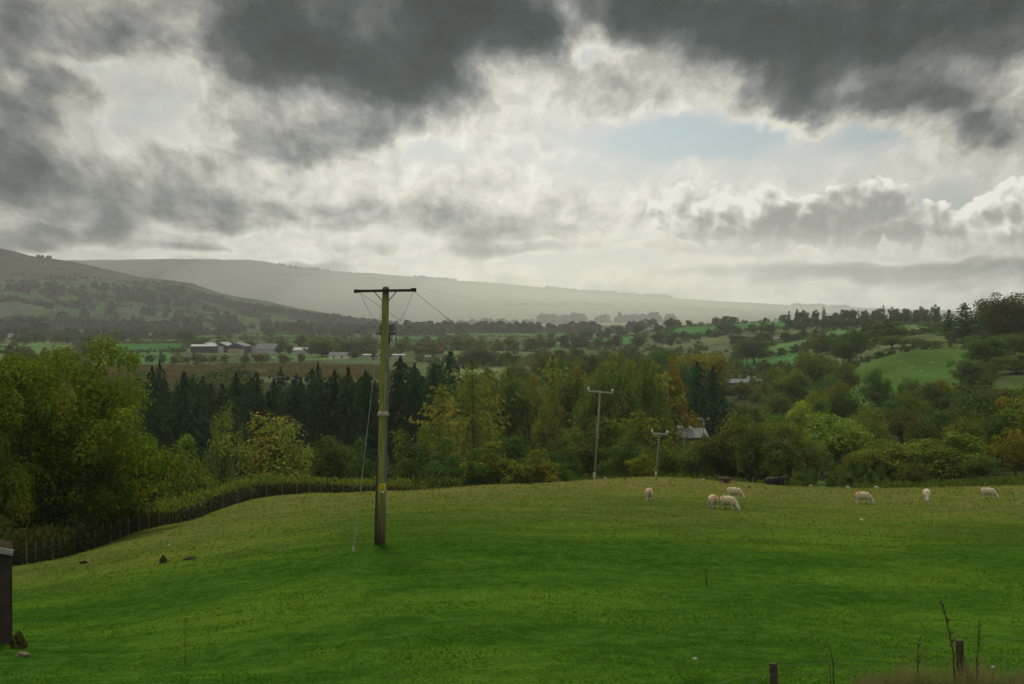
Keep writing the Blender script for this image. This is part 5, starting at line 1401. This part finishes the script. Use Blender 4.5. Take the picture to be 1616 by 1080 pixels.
# ------------------------------------------------------------------ stones, feathers, clods
STONE = noisy_mat('pale_stone', (0.30, 0.295, 0.275), (0.46, 0.45, 0.42), 14.0, 0.9, 0.3, 0.2)
MUDST = noisy_mat('muddy_stone', (0.10, 0.085, 0.065), (0.19, 0.165, 0.125), 14.0, 0.95, 0.3, 0.1)
EARTH = noisy_mat('dark_earth', (0.022, 0.018, 0.012), (0.055, 0.042, 0.027), 14.0, 0.95, 0.4, 0.0)
def lump(name, px, py, wpx, hpx, d, mat, label, cat, seed, group=None):
    rs = np.random.RandomState(seed); b = P(px, d)
    bm = bmesh.new(); bmesh.ops.create_icosphere(bm, subdivisions=3, radius=1)
    ph = rs.rand(6)*6.28
    for v in bm.verts:
        k = 1+0.16*math.sin(3*v.co.x+ph[0])*math.sin(4*v.co.y+ph[1])+0.12*math.sin(6*v.co.z+ph[2]+3*v.co.x)+rs.normal()*0.02
        v.co *= k; v.co.z = max(v.co.z, -0.35)
    me = bpy.data.meshes.new(name); bm.to_mesh(me); bm.free()
    me.polygons.foreach_set('use_smooth', np.ones(len(me.polygons), bool))
    o = obj_me(name, me, mat); s = wpx*d/F*0.5; s *= (0.72 if d > 100 else 1); hpx *= (0.75 if d > 100 else 1); o.scale = (s, s*0.8, hpx*d/F*0.7); o.location = (b[0], b[1], b[2]+hpx*d/F*0.22)
    tag(o, label, cat, group); return o
lump('pale_stone', 1098, 1014, 8, 5, 21.9, STONE, 'small white stone lying alone on the near green pasture', 'stone', 1)
lump('pale_stone', 1361, 817, 6, 3.5, 78, STONE, 'small white stone below the sheep with the red rump', 'stone', 2)
lump('pale_stone', 1570, 1036, 7, 4, 20.4, STONE, 'small pale stone beyond the thicker fence post', 'stone', 3)
lump('pale_stone', 1111, 747, 9, 5, 153.5, STONE, 'white boulder on the brow left of the lying brown calf', 'boulder', 4)
lump('pale_stone', 1280, 762, 8, 4, 141.5, STONE, 'pale stone beside the lying black cow at the field gap', 'stone', 5)
lump('pale_stone', 1339, 764, 8, 4, 140.5, STONE, 'pale stone under the brown trees right of the field gap', 'stone', 6)
lump('pale_stone', 1384, 763, 11, 5, 139.8, STONE, 'larger pale boulder under the olive-brown trees', 'boulder', 7)
lump('pale_stone', 955, 752, 9, 3, 150, STONE, 'pale stone beside the foot of the first line pole', 'stone', 8)
lump('pale_stone', 265, 859, 5, 4, 70, STONE, 'small pale stone in the slope between fence and pole', 'stone', 9)
lump('rubble_stone', 32, 1012, 20, 8, 27.0, MUDST, 'dull rubble stone at the foot of the shed', 'stone', 10)
lump('earth_clod', 300, 888, 22, 5, 56.5, EARTH, 'long dark clod on the slope between the shed and the pole', 'clod', 11)
lump('earth_clod', 130, 878, 12, 5, 66, EARTH, 'small dark clod close under the stock fence', 'clod', 12)
lump('earth_clod', 1183, 768, 6, 4, 127, EARTH, 'small dark clod just left of the lying black cow', 'clod', 13)
lump('earth_clod', 1209, 770, 5, 3, 125, EARTH, 'tiny dark clod in front of the lying black cow', 'clod', 14)
lump('earth_clod', 1373, 775, 5, 3, 119, EARTH, 'tiny dark clod behind the sheep with the red rump', 'clod', 15)
tuft_mass_pts = [P(256+_rs.normal()*2, 57.0+_rs.normal()*.1) for k in range(20)]
def dock_clump(px, d, h, label, seed):
    rs = np.random.RandomState(seed); b = np.array(P(px, d)); n = 260
    u = rs.rand(n); an = rs.rand(n)*6.283; ra = rs.rand(n)**.6; c = np.stack([np.cos(an)*ra*.15, np.sin(an)*ra*.15, u*h*(1-.75*ra**2)], 1)
    ax = np.stack([rs.normal(size=n)*.6, rs.normal(size=n)*.6, 0.6+rs.rand(n)], 1); ax /= np.linalg.norm(ax, axis=1)[:, None]
    w = perp(rs, ax); s = 0.05*(.6+rs.rand(n))[:, None]
    v, f = quads(c, ax*s, w*s*.5); o = obj_me('dock_plant', mesh_np('dock_plant', v, f), TWIG); o.location = b; o.color = (.8, 1.0, .6, 1)
    tag(o, label, 'weed')
dock_clump(256, 57.5, 0.30, 'brown dock plant on the slope left of the long dark clod', 1)
dock_clump(26, 28.6, 0.34, 'dark weed growing against the shed wall', 2)
# ------------------------------------------------------------------ animals: each body is one continuous surface
def blobby(name, ell, tubes, voxel, smooth_it=6):
    bm = bmesh.new()
    for c, r, rot in ell:
        M = Matrix.Translation(c) @ Matrix.Rotation(rot, 4, 'Y') @ Matrix.Diagonal((*r, 1))
        bmesh.ops.create_icosphere(bm, subdivisions=3, radius=1, matrix=M)
    me = bpy.data.meshes.new(name); bm.to_mesh(me); bm.free()
    mb = MB(); mb.v = [tuple(v.co) for v in me.vertices]; mb.f = [tuple(p.vertices) for p in me.polygons]
    for pts, rad in tubes:
        # round the ends so the remesh sees closed limbs
        mb.tube(pts, rad, n=10)
    me2 = bpy.data.meshes.new(name); me2.from_pydata(mb.v, [], mb.f); me2.update()
    tmp = bpy.data.objects.new('tmp_body', me2); COL.objects.link(tmp)
    m = tmp.modifiers.new('r', 'REMESH'); m.mode = 'VOXEL'; m.voxel_size = voxel
    s = tmp.modifiers.new('s', 'SMOOTH'); s.iterations = smooth_it; s.factor = 0.5
    dg = bpy.context.evaluated_depsgraph_get(); dg.update()
    out = bpy.data.meshes.new_from_object(tmp.evaluated_get(dg)); out.name = name
    out.polygons.foreach_set('use_smooth', np.ones(len(out.polygons), bool))
    bpy.data.objects.remove(tmp); bpy.data.meshes.remove(me); bpy.data.meshes.remove(me2)
    return out
def sheep_mesh(variant=0):
    rs = random.Random(variant)
    st = [0.05, -0.04, 0.03, -0.05] if variant % 2 == 0 else [-0.06, 0.06, -0.02, 0.08]
    hy = [0.0, 0.06, -0.05][variant % 3]
    ell = [((0.0, 0, 0.60), (0.50, 0.255, 0.265), 0.0), ((-0.34, 0, 0.60), (0.27, 0.25, 0.265), 0.0), ((0.34, 0, 0.58), (0.24, 0.225, 0.25), 0.15),
           ((-0.36, 0.13, 0.44), (0.15, 0.10, 0.20), 0), ((-0.36, -0.13, 0.44), (0.15, 0.10, 0.20), 0),
           ((0.36, 0.12, 0.44), (0.11, 0.085, 0.17), 0), ((0.36, -0.12, 0.44), (0.11, 0.085, 0.17), 0),
           ((0.775, hy, 0.245), (0.13, 0.078, 0.085), 0.95), ((0.725, hy, 0.30), (0.085, 0.082, 0.085), 0)]
    tubes = [([(0.38, 0, 0.62), (0.56, hy*.5, 0.50), (0.70, hy, 0.33)], [0.20, 0.155, 0.10]),
             ([(0.76, hy, 0.24), (0.83, hy, 0.13), (0.855, hy, 0.075)], [0.078, 0.058, 0.045]),
             ([(-0.56, 0, 0.66), (-0.625, 0, 0.55), (-0.62, 0, 0.38)], [0.055, 0.05, 0.035])]
    for k, s in enumerate((-1, 1)):
        # hind leg: knee forward under the belly, hock back, upright shank
        dx = st[k]
        tubes.append(([(-0.37, s*0.13, 0.45), (-0.33+dx*.4, s*0.135, 0.36), (-0.44+dx, s*0.13, 0.235), (-0.42+dx, s*0.13, 0.08), (-0.40+dx, s*0.13, 0.0)], [0.095, 0.066, 0.042, 0.032, 0.038]))
        dx = st[k+2]
        tubes.append(([(0.36, s*0.12, 0.42), (0.37+dx*.6, s*0.12, 0.23), (0.37+dx, s*0.12, 0.08), (0.39+dx, s*0.12, 0.0)], [0.075, 0.042, 0.031, 0.036]))
        # ears stick out sideways
        tubes.append(([(0.70, hy+s*0.06, 0.325), (0.695, hy+s*0.14, 0.315), (0.69, hy+s*0.185, 0.285)], [0.03, 0.036, 0.016]))
    me = blobby('sheep', ell, tubes, 0.017)
    # lumpy fleece on the trunk, smooth face and legs
    co = np.empty(len(me.vertices)*3, np.float32); me.vertices.foreach_get('co', co); co = co.reshape(-1, 3)
    no = np.empty(len(me.vertices)*3, np.float32); me.vertices.foreach_get('normal', no); no = no.reshape(-1, 3)
    fl = sstep(0.33, 0.43, co[:, 2])*sstep(0.70, 0.60, co[:, 0]); k = 26.0
    b = (np.sin(co[:, 0]*k+np.sin(co[:, 1]*k*.7+1)*1.3)*np.sin(co[:, 1]*k*1.1+np.sin(co[:, 2]*k*.8)*1.2)+np.sin(co[:, 2]*k*1.2+co[:, 0]*k*.6))*0.008
    co = co+no*(b*fl)[:, None]; me.vertices.foreach_set('co', co.astype(np.float32).ravel()); me.update()
    return me
def sheep_mat(mark, name):
    m, nt, out = new_mat(name)
    tc = nt.node('ShaderNodeTexCoord').outputs['Object']; x, y, z = nt.sep(tc)
    n = nt.noise(tc, 9, 5, 0.65); n2 = nt.noise(tc, 45, 3, 0.6)
    c = nt.mix(nt.mr(n, .3, .7), (0.38, 0.33, 0.20), (0.60, 0.55, 0.38))
    c = nt.mix(nt.m('MULTIPLY', nt.mr(n2, .5, .75), .35), c, (0.30, 0.24, 0.15))
    # dirty fleece low down and under the tail
    c = nt.mix(nt.m('MULTIPLY', nt.mr(z, .52, .34), .35), c, (0.22, 0.185, 0.12))
    bum = nt.m('MULTIPLY', nt.mr(x, -0.52, -0.60), nt.mr(nt.m('ABSOLUTE', nt.m('ADD', y, nt.m('MULTIPLY', nt.m('SUBTRACT', n, .5), .1))), 0.10, 0.04))
    c = nt.mix(nt.m('MULTIPLY', bum, .75), c, (0.14, 0.10, 0.065))
    # bare white face and legs
    face = nt.m('MAXIMUM', nt.mr(x, 0.66, 0.72), nt.mr(z, 0.33, 0.27))
    c = nt.mix(face, c, (0.62, 0.58, 0.50))
    # raddle mark sprayed on the rump
    e = nt.m('ADD', nt.m('ABSOLUTE', nt.m('SUBTRACT', x, -0.40)), nt.m('MULTIPLY', nt.m('SUBTRACT', n, .5), .35))
    mk = nt.m('MULTIPLY', nt.mr(e, 0.17, 0.05), nt.mr(z, 0.66, 0.80))
    c = nt.mix(nt.m('MULTIPLY', mk, mark), c, (0.62, 0.14, 0.07))
    b = nt.node('ShaderNodeBsdfPrincipled'); nt.put(b.inputs['Base Color'], c); b.inputs['Roughness'].default_value = 0.95; b.inputs['Specular IOR Level'].default_value = 0.05
    b.inputs['Sheen Weight'].default_value = 0.2
    bn = nt.node('ShaderNodeBump'); bn.inputs['Strength'].default_value = 0.5; bn.inputs['Distance'].default_value = 0.02
    nt.put(bn.inputs['Height'], n2); nt.put(b.inputs['Normal'], bn.outputs[0]); nt.l.new(b.outputs[0], out.inputs[0])
    return m
SM = [sheep_mesh(0), sheep_mesh(1), sheep_mesh(2)]
FL = [sheep_mat(0.8, 'fleece_marked'), sheep_mat(0.4, 'fleece_faint_mark'), sheep_mat(0.12, 'fleece_plain')]
EYE = noisy_mat('eye', (0.01, 0.01, 0.01), (0.02, 0.018, 0.015), 9, 0.3)
def sheep(px, pyb, d, rz, var, mat, label, s=1.0):
    x, y, z = P(px, d)
    o = bpy.data.objects.new('sheep', SM[var].copy()); o.data.materials.clear(); o.data.materials.append(FL[mat]); link(o)
    o.location = (x, y, z-0.09); o.rotation_euler = (0, 0, R(rz)); o.scale = (s*0.88, s*1.06, s*1.06)
    tag(o, label, 'sheep', 'sheep grazing on the near pasture'); return o
def d_on_ground(px, py):
    best = None
    for d in np.arange(40, 150, 0.25):
        yy = HZ-ground((px-CX)/F*d, d)/d*F
        if yy <= py: return d
    return 140.0
GD_ = [(1025, 791, 88, 0, 0, 'lone white sheep seen from behind, with a red dab, nearest the line poles'),
 (1126, 803, 97, 1, 0, 'white sheep of the trio of grazers seen from behind, red spot on its back'),
 (1150, 805, -32, 2, 1, 'white sheep of the trio of grazers in front, head down beside its rear-facing neighbour'),
 (1159, 788, -6, 0, 1, 'white sheep of the trio of grazers standing farthest back, side-on'),
 (1363, 796, -8, 1, 0, 'white sheep with a bright red rump grazing side-on'),
 (1464, 791, -100, 2, 1, 'white sheep grazing head-on to the viewer'),
 (1561, 788, -22, 0, 2, 'cream sheep with no red mark grazing near the frame edge')]
SHEEP_D = []
for px, py, rz, var, mt, lb in GD_:
    d = d_on_ground(px, py); SHEEP_D.append(d)
    sheep(px, py, d, rz, var, mt, lb)
print('sheep distances', [round(x, 1) for x in SHEEP_D])

def bovine_mesh():
    """cow lying down, legs folded, head at +x held low and forward"""
    ell = [((0.0, 0, 0.42), (0.80, 0.36, 0.42), 0.0), ((-0.60, 0.04, 0.40), (0.42, 0.38, 0.40), 0.0), ((0.52, 0, 0.46), (0.36, 0.30, 0.42), 0.2), ((0.42, 0, 0.80), (0.25, 0.12, 0.12), 0),
           ((-0.55, -0.34, 0.20), (0.36, 0.16, 0.22), 0), ((0.50, -0.26, 0.16), (0.30, 0.12, 0.15), 0),
           ((1.06, 0, 0.78), (0.20, 0.13, 0.15), 0.6)]
    tubes = [([(0.6, 0, 0.62), (0.85, 0, 0.78), (1.02, 0, 0.82)], [0.26, 0.20, 0.15]),
             ([(1.05, 0, 0.78), (1.2, 0, 0.58), (1.29, 0, 0.44)], [0.13, 0.10, 0.085]),
             ([(0.60, -0.25, 0.14), (0.88, -0.30, 0.08), (0.70, -0.36, 0.05)], [0.10, 0.075, 0.055]),
             ([(0.55, 0.25, 0.14), (0.85, 0.30, 0.08), (0.95, 0.28, 0.05)], [0.10, 0.07, 0.05]),
             ([(-0.40, -0.40, 0.20), (-0.10, -0.48, 0.09), (-0.42, -0.52, 0.06)], [0.13, 0.08, 0.055]),
             ([(-0.98, 0.05, 0.55), (-1.06, 0.0, 0.35), (-1.02, -0.05, 0.12)], [0.05, 0.035, 0.05])]
    for s in (-1, 1):
        tubes.append(([(0.98, s*0.10, 0.88), (0.96, s*0.24, 0.88), (0.95, s*0.31, 0.84)], [0.045, 0.055, 0.02]))
    return blobby('cow', ell, tubes, 0.03, 8)
def cow_mat(name, dark, mid, white):
    m, nt, out = new_mat(name)
    tc = nt.node('ShaderNodeTexCoord').outputs['Object']; x, y, z = nt.sep(tc); n = nt.noise(tc, 3.0, 4, .6)
    c = nt.mix(nt.mr(n, .3, .7), dark, mid)
    if white:
        w = nt.m('MAXIMUM', nt.m('MULTIPLY', nt.mr(x, 1.16, 1.24), 1.0), nt.m('MULTIPLY', nt.mr(z, .20, .12), nt.mr(x, -.1, -.4)))
        c = nt.mix(w, c, (0.55, 0.50, 0.43))
    b = nt.node('ShaderNodeBsdfPrincipled'); nt.put(b.inputs['Base Color'], c); b.inputs['Roughness'].default_value = 0.75; b.inputs['Specular IOR Level'].default_value = 0.2
    nt.l.new(b.outputs[0], out.inputs[0]); return m
CM = bovine_mesh()
dc = d_on_ground(1225, 766)
cow = bpy.data.objects.new('cow', CM); CM.materials.append(cow_mat('black_hide', (0.010, 0.010, 0.010), (0.022, 0.020, 0.019), False)); link(cow)
cow.location = P(1224, dc); cow.scale = (1.0, 1.0, 0.92); cow.rotation_euler = (0, 0, R(-8)); tag(cow, 'black cow lying on the brow of the pasture under the bare hawthorn', 'cow')
MB().box(-0.03, 0.03, -0.335, -0.325, -0.06, 0.02, Matrix.Translation((0.95, 0, 0.84))).build('ear_tag', YELLOW, cow)
MB().box(-0.03, 0.03, 0.325, 0.335, -0.06, 0.02, Matrix.Translation((0.95, 0, 0.84))).build('ear_tag', YELLOW, cow)
dk = d_on_ground(1145, 759.5)
calf = bpy.data.objects.new('calf', CM.copy()); calf.data.materials.clear(); calf.data.materials.append(cow_mat('brown_hide', (0.045, 0.030, 0.020), (0.085, 0.056, 0.036), True)); link(calf)
calf.location = P(1144, dk); calf.scale = (0.66, 0.66, 0.62); calf.rotation_euler = (0, R(7), R(-4)); tag(calf, 'brown calf with white nose lying on the brow of the pasture', 'calf')

# sheep on the far pastures: a few pixels each
FARSHEEP = sheep_mesh(1); FARSHEEP.materials.append(FL[2])
def far_sheep(spots, label, group):
    rs = random.Random(len(spots))
    for px, d in spots:
        x, y, z = P(px, d); o = bpy.data.objects.new('sheep', FARSHEEP); link(o); o.location = (x, y, z); o.rotation_euler = (0, 0, rs.uniform(0, 6.28)); o.scale = (0.75, 0.75, 0.75)
        tag(o, label, 'sheep', group)
far_sheep([(1469, 540), (1474, 536), (1455, 512), (1473, 514), (1511, 583), (1514, 497), (1524, 490), (1486, 520), (1440, 530), (1420, 560)], 'white sheep dotted over the steep green pasture across the wood', 'sheep on the steep pasture')
far_sheep([(1213, 740), (1225, 752), (1208, 765), (1270, 1000), (1248, 980), (1235, 990), (1255, 1010), (1228, 970)], 'white sheep dotted over the pale fields below the white house', 'sheep below the white house')

# ------------------------------------------------------------------ buildings
SHEET = noisy_mat('roof_sheeting', (0.20, 0.215, 0.22), (0.30, 0.315, 0.315), 0.6, 0.9, 0, 0.03, c3=(0.26, 0.26, 0.25))
SHEETW = noisy_mat('white_sheeting', (0.30, 0.31, 0.31), (0.44, 0.44, 0.42), 0.6, 0.9, 0, 0.03)
SHEETG = noisy_mat('weathered_sheeting', (0.13, 0.145, 0.15), (0.21, 0.225, 0.225), 1.2, 0.95, 0, 0.02, c3=(0.17, 0.16, 0.14))
SLATE = noisy_mat('slate', (0.11, 0.12, 0.13), (0.18, 0.19, 0.20), 0.8, 0.9, 0, 0.03)
CLAD = noisy_mat('dark_cladding', (0.035, 0.042, 0.046), (0.065, 0.075, 0.08), 0.5, 0.8, 0, 0.2)
CLADG = noisy_mat('grey_cladding', (0.24, 0.27, 0.28), (0.36, 0.38, 0.38), 0.5, 0.8, 0, 0.2)
TIMB = noisy_mat('timber_boarding', (0.30, 0.22, 0.12), (0.42, 0.32, 0.19), 0.5, 0.85, 0, 0.2)
REND = noisy_mat('render_wall', (0.50, 0.49, 0.45), (0.66, 0.64, 0.58), 0.6, 0.9, 0, 0.2)
BLUE = noisy_mat('blue_sheeting', (0.025, 0.07, 0.10), (0.045, 0.105, 0.14), 0.5, 0.6, 0, 0.3)
GLASS = noisy_mat('dark_window', (0.012, 0.014, 0.016), (0.03, 0.034, 0.036), 2.0, 0.15, 0, 0.5)
STONEW = noisy_mat('stone_wall', (0.10, 0.075, 0.06), (0.20, 0.14, 0.11), 1.5, 0.95, 0.2, 0.1)
BRICK = noisy_mat('pink_brick', (0.34, 0.17, 0.12), (0.46, 0.26, 0.19), 1.5, 0.9, 0.2, 0.2)
def barn(name, label, cat, px0, px1, eave, ridge, d, wall, roof, mode='side', depth=16, door=None, doors=(), windows=(), hip=0.0, chimney=False, sink=3.0):
    """px0..px1 and the eave and ridge rows give width and heights at distance d. mode 'gable': the gable end faces the viewer; 'side': the roof slope does"""
    xa = (px0-CX)/F*d; xb = (px1-CX)/F*d; W = xb-xa; xc = (xa+xb)/2
    g = min(ground(xa, d), ground(xb, d)); ze = zrow(eave, d)-g; zr = zrow(ridge, d)-g
    ze = max(ze, 2.0)
    if d > 400 and ze > 5.0: zr = min(zr-ze, 4.0)+5.0; ze = 5.0
    zr = max(zr, ze+0.6)
    r = empty(name, (xc, d, g)); tag(r, label, cat)
    h = W/2; o = 0.35
    if mode == 'gable':
        vs = [(-h, 0, -sink), (h, 0, -sink), (h, 0, ze), (0, 0, zr), (-h, 0, ze)]; vs += [(x, depth, z) for x, y, z in vs]
        MB().add(vs, [(0, 1, 2, 3, 4), (9, 8, 7, 6, 5), (1, 6, 7, 2), (0, 4, 9, 5), (2, 7, 8, 3), (3, 8, 9, 4)]).build('wall', wall, r)
        t = 0.25; sl = (zr-ze)/h
        vs = []
        for y in (-o, depth+o):
            vs += [(-h-o, y, ze-o*sl+.05), (0, y, zr+.05), (h+o, y, ze-o*sl+.05), (h+o, y, ze-o*sl+.05+t), (0, y, zr+.05+t), (-h-o, y, ze-o*sl+.05+t)]
        MB().add(vs, [(0, 1, 4, 5), (1, 2, 3, 4), (11, 10, 7, 6), (10, 9, 8, 7), (5, 4, 10, 11), (4, 3, 9, 10), (0, 6, 7, 1), (1, 7, 8, 2), (0, 5, 11, 6), (2, 8, 9, 3)]).build('roof', roof, r)
    else:
        MB().box(-h, h, 0, depth, -sink, ze).build('wall', wall, r)
        hp = hip*W; m = depth/2
        vs = [(-h-o, -o, ze), (h+o, -o, ze), (h+o, depth+o, ze), (-h-o, depth+o, ze), (-h-o*.3+hp, m, zr), (h+o*.3-hp, m, zr), (-h-o, -o, ze+.15), (h+o, -o, ze+.15), (h+o, depth+o, ze+.15), (-h-o, depth+o, ze+.15)]
        MB().add(vs, [(3, 2, 1, 0), (0, 1, 7, 6), (1, 2, 8, 7), (2, 3, 9, 8), (3, 0, 6, 9), (6, 7, 5, 4), (7, 8, 5), (8, 9, 4, 5), (9, 6, 4)]).build('roof', roof, r)
    for (u0, u1, v0, v1, mt) in doors:
        MB().box(-h+u0*W, -h+u1*W, -0.12, -0.003, v0*ze, v1*ze).build('door', mt, r)
    for (u, v, w_, h_) in windows:
        f = MB().box(-h+u*W-w_/2, -h+u*W+w_/2, -0.06, -0.003, v*ze-h_/2, v*ze+h_/2).build('window', GLASS, r)
    if chimney:
        MB().box(-h*.6-.4, -h*.6+.4, depth/2-.4, depth/2+.4, zr-0.3, zr+1.3).build('chimney', BRICK, r)
    return r
# the farm across the marsh
barn('barn', 'gabled dark barn nearest the ash tree, behind a white lean-to', 'barn', 308, 334, 541, 537, 1110, CLAD, SHEET, 'gable', 30)
barn('lean_to_shed', 'long low white-roofed lean-to in front of the gabled dark barns', 'shed', 301, 340, 546.5, 543.2, 1085, CLAD, SHEETW, 'side', 10)
barn('barn', 'middle gabled dark barn with a big pale grey door', 'barn', 334, 359, 542, 536.5, 1105, CLAD, SHEET, 'gable', 30, doors=[(0.22, 0.75, -0.2, 0.95, SHEETW)])
barn('barn', 'gabled dark barn with light timber boarding across its lower half', 'barn', 358, 386, 544, 538.5, 1105, CLAD, SLATE, 'gable', 30, doors=[(0.05, 0.96, -0.1, 0.66, TIMB)])
barn('barn', 'rear dark barn roof rising behind the timber-boarded barn', 'barn', 352, 384, 540, 535.5, 1160, CLAD, SLATE, 'gable', 30)
barn('barn', 'pale gabled shed with a curved white roof beside the long grey barn', 'barn', 397, 416, 544.5, 541.5, 1120, CLADG, SHEETW, 'gable', 26)
barn('barn', 'long grey slate-roofed barn beside two dark round trees', 'barn', 404, 438, 551, 542.5, 1100, CLADG, SLATE, 'side', 14, doors=[(0.55, 0.68, -0.2, .9, SHEETW)])
barn('shed', 'low white-roofed shed right of the two dark round trees', 'shed', 459, 490, 553, 549, 1090, CLADG, SHEETW, 'side', 12)
barn('farmhouse', 'grey steep-roofed house with pale walls left of the spruce tops', 'house', 519, 548, 565, 556, 960, REND, SLATE, 'side', 9, windows=[(.25, .5, 1.2, 1.3), (.7, .5, 1.2, 1.3)], chimney=True)
barn('shed', 'long low white roof behind the spruce tops left of the transformer pole', 'shed', 546, 606, 565, 560.5, 970, CLADG, SHEETW, 'side', 12)
barn('shed', 'long low white roof right behind the transformer pole', 'shed', 608, 638, 566, 560.5, 970, CLADG, SHEETW, 'side', 12)
barn('bungalow', 'hipped grey-roofed house with white walls beyond the last spruce', 'house', 664, 684, 570, 561, 930, REND, SLATE, 'side', 9, hip=.28, windows=[(.25, .5, 1.3, 1.2), (.7, .5, 1.3, 1.2)])
# skyline farm and far houses
barn('barn', 'long grey-roofed farm building on the far ridge between hedge trees', 'barn', 1000, 1034, 518, 514, 1690, CLADG, SLATE, 'side', 14)
barn('barn', 'dark-roofed long shed on the far ridge, right of the grey farm roof', 'barn', 1030, 1062, 516.5, 513, 1720, CLAD, SLATE, 'side', 14)
barn('house', 'small white house among dark trees on the slope', 'house', 1221, 1232, 538, 533, 1120, REND, SLATE, 'side', 8, windows=[(.3, .5, 1, 1.2), (.7, .5, 1, 1.2)])
barn('blue_shed', 'blue-sided shed with a dark sloping roof among the brown trees', 'shed', 1153, 1189, 605, 599, 545, BLUE, SLATE, 'side', 10)
barn('house', 'pale stone house behind the blue shed', 'house', 1182, 1202, 602, 594, 575, REND, SLATE, 'side', 8, windows=[(.3, .6, 1, 1.2), (.7, .6, 1, 1.2)])
b = barn('farm_building', 'pale farm roof behind the brow with a pinkish gable patch', 'farm building', 1074, 1117, 692, 678.5, 262, STONEW, SHEETG, 'side', 9)
barn('house', 'tiny pale cottage in the trees over the ash tree', 'house', 12, 26, 519, 515, 1700, REND, SLATE, 'side', 8)
barn('house', 'tiny white cottage in the valley hedges left of the barns', 'house', 120, 132, 512, 508.5, 1960, REND, SLATE, 'side', 8)
# the faint town under the misty hill
rs = random.Random(6)
for k in range(16):
    px = rs.uniform(716, 770); barn('house', 'faint white house of the distant town under the misty hill', 'house', px, px+rs.uniform(2, 4), 511, 509, 4700+rs.uniform(-200, 200), REND, SLATE, 'side', 9)['group'] = 'distant town houses'
# the shed at the near corner
def near_shed():
    m, nt, out = new_mat('old_brick')
    tc = nt.node('ShaderNodeTexCoord').outputs['Object']
    bt = nt.node('ShaderNodeTexBrick'); nt.put(bt.inputs['Vector'], nt.v('MULTIPLY', nt.comb(nt.sep(tc)[0], nt.sep(tc)[2], 0), (1, 1, 1)))
    bt.inputs['Scale'].default_value = 4.4; bt.inputs['Color1'].default_value = (0.030, 0.020, 0.015, 1); bt.inputs['Color2'].default_value = (0.048, 0.032, 0.024, 1); bt.inputs['Mortar'].default_value = (0.05, 0.045, 0.037, 1)
    bt.inputs['Mortar Size'].default_value = 0.03
    n = nt.noise(tc, 3, 5, .6)
    b = nt.node('ShaderNodeBsdfPrincipled'); nt.put(b.inputs['Base Color'], nt.mix(nt.mr(n, .4, .7), bt.outputs[0], (0.016, 0.015, 0.011))); b.inputs['Roughness'].default_value = .95
    nt.l.new(b.outputs[0], out.inputs[0])
    d = 29.5; xr = (17-CX)/F*d; g = ground(xr, d); zt = zrow(871, d)
    r = empty('brick_shed', (xr, d, g)); tag(r, 'dark brick shed with a grey roof edge cut off by the frame', 'shed')
    H_ = zt-g
    r.rotation_euler = (0, 0, R(21))
    w = MB().add([(-2.6, 0, -.6), (0, 0, -.6), (0, 0, H_), (-2.6, 0, H_+0.68), (-2.6, 1.0, -.6), (0, 1.0, -.6), (0, 1.0, H_), (-2.6, 1.0, H_+0.68)], [(0,1,2,3),(5,4,7,6),(1,5,6,2),(4,0,3,7),(3,2,6,7),(0,4,5,1)]).build('wall', m, r)
    M = Matrix.Translation((-1.3, 0.5, H_+0.36)) @ Matrix.Rotation(R(15), 4, 'Y')
    roof = MB(); roof.box(-1.5, 1.36, -0.62, 0.62, -0.03, 0.03, M); roof.build('roof', EARTH, r)
    MB().box(-1.5, 1.37, -0.64, -0.622, -0.085, 0.035, M).build('fascia', GREYM, r)
near_shed()
EXPOSURE = 0.0
# ------------------------------------------------------------------ render settings
scene.render.engine = 'CYCLES'
cy = scene.cycles
cy.max_bounces = 5; cy.diffuse_bounces = 2; cy.glossy_bounces = 1; cy.transmission_bounces = 3; cy.volume_bounces = 1; cy.transparent_max_bounces = 4
cy.caustics_reflective = False; cy.caustics_refractive = False
cy.use_denoising = True
cy.use_adaptive_sampling = True; cy.adaptive_threshold = 0.015
vs = scene.view_settings
scene.display_settings.display_device = 'sRGB'
vs.view_transform = 'Standard'; vs.look = 'None'; vs.gamma = 1.0; vs.exposure = EXPOSURE; vs.use_curve_mapping = False
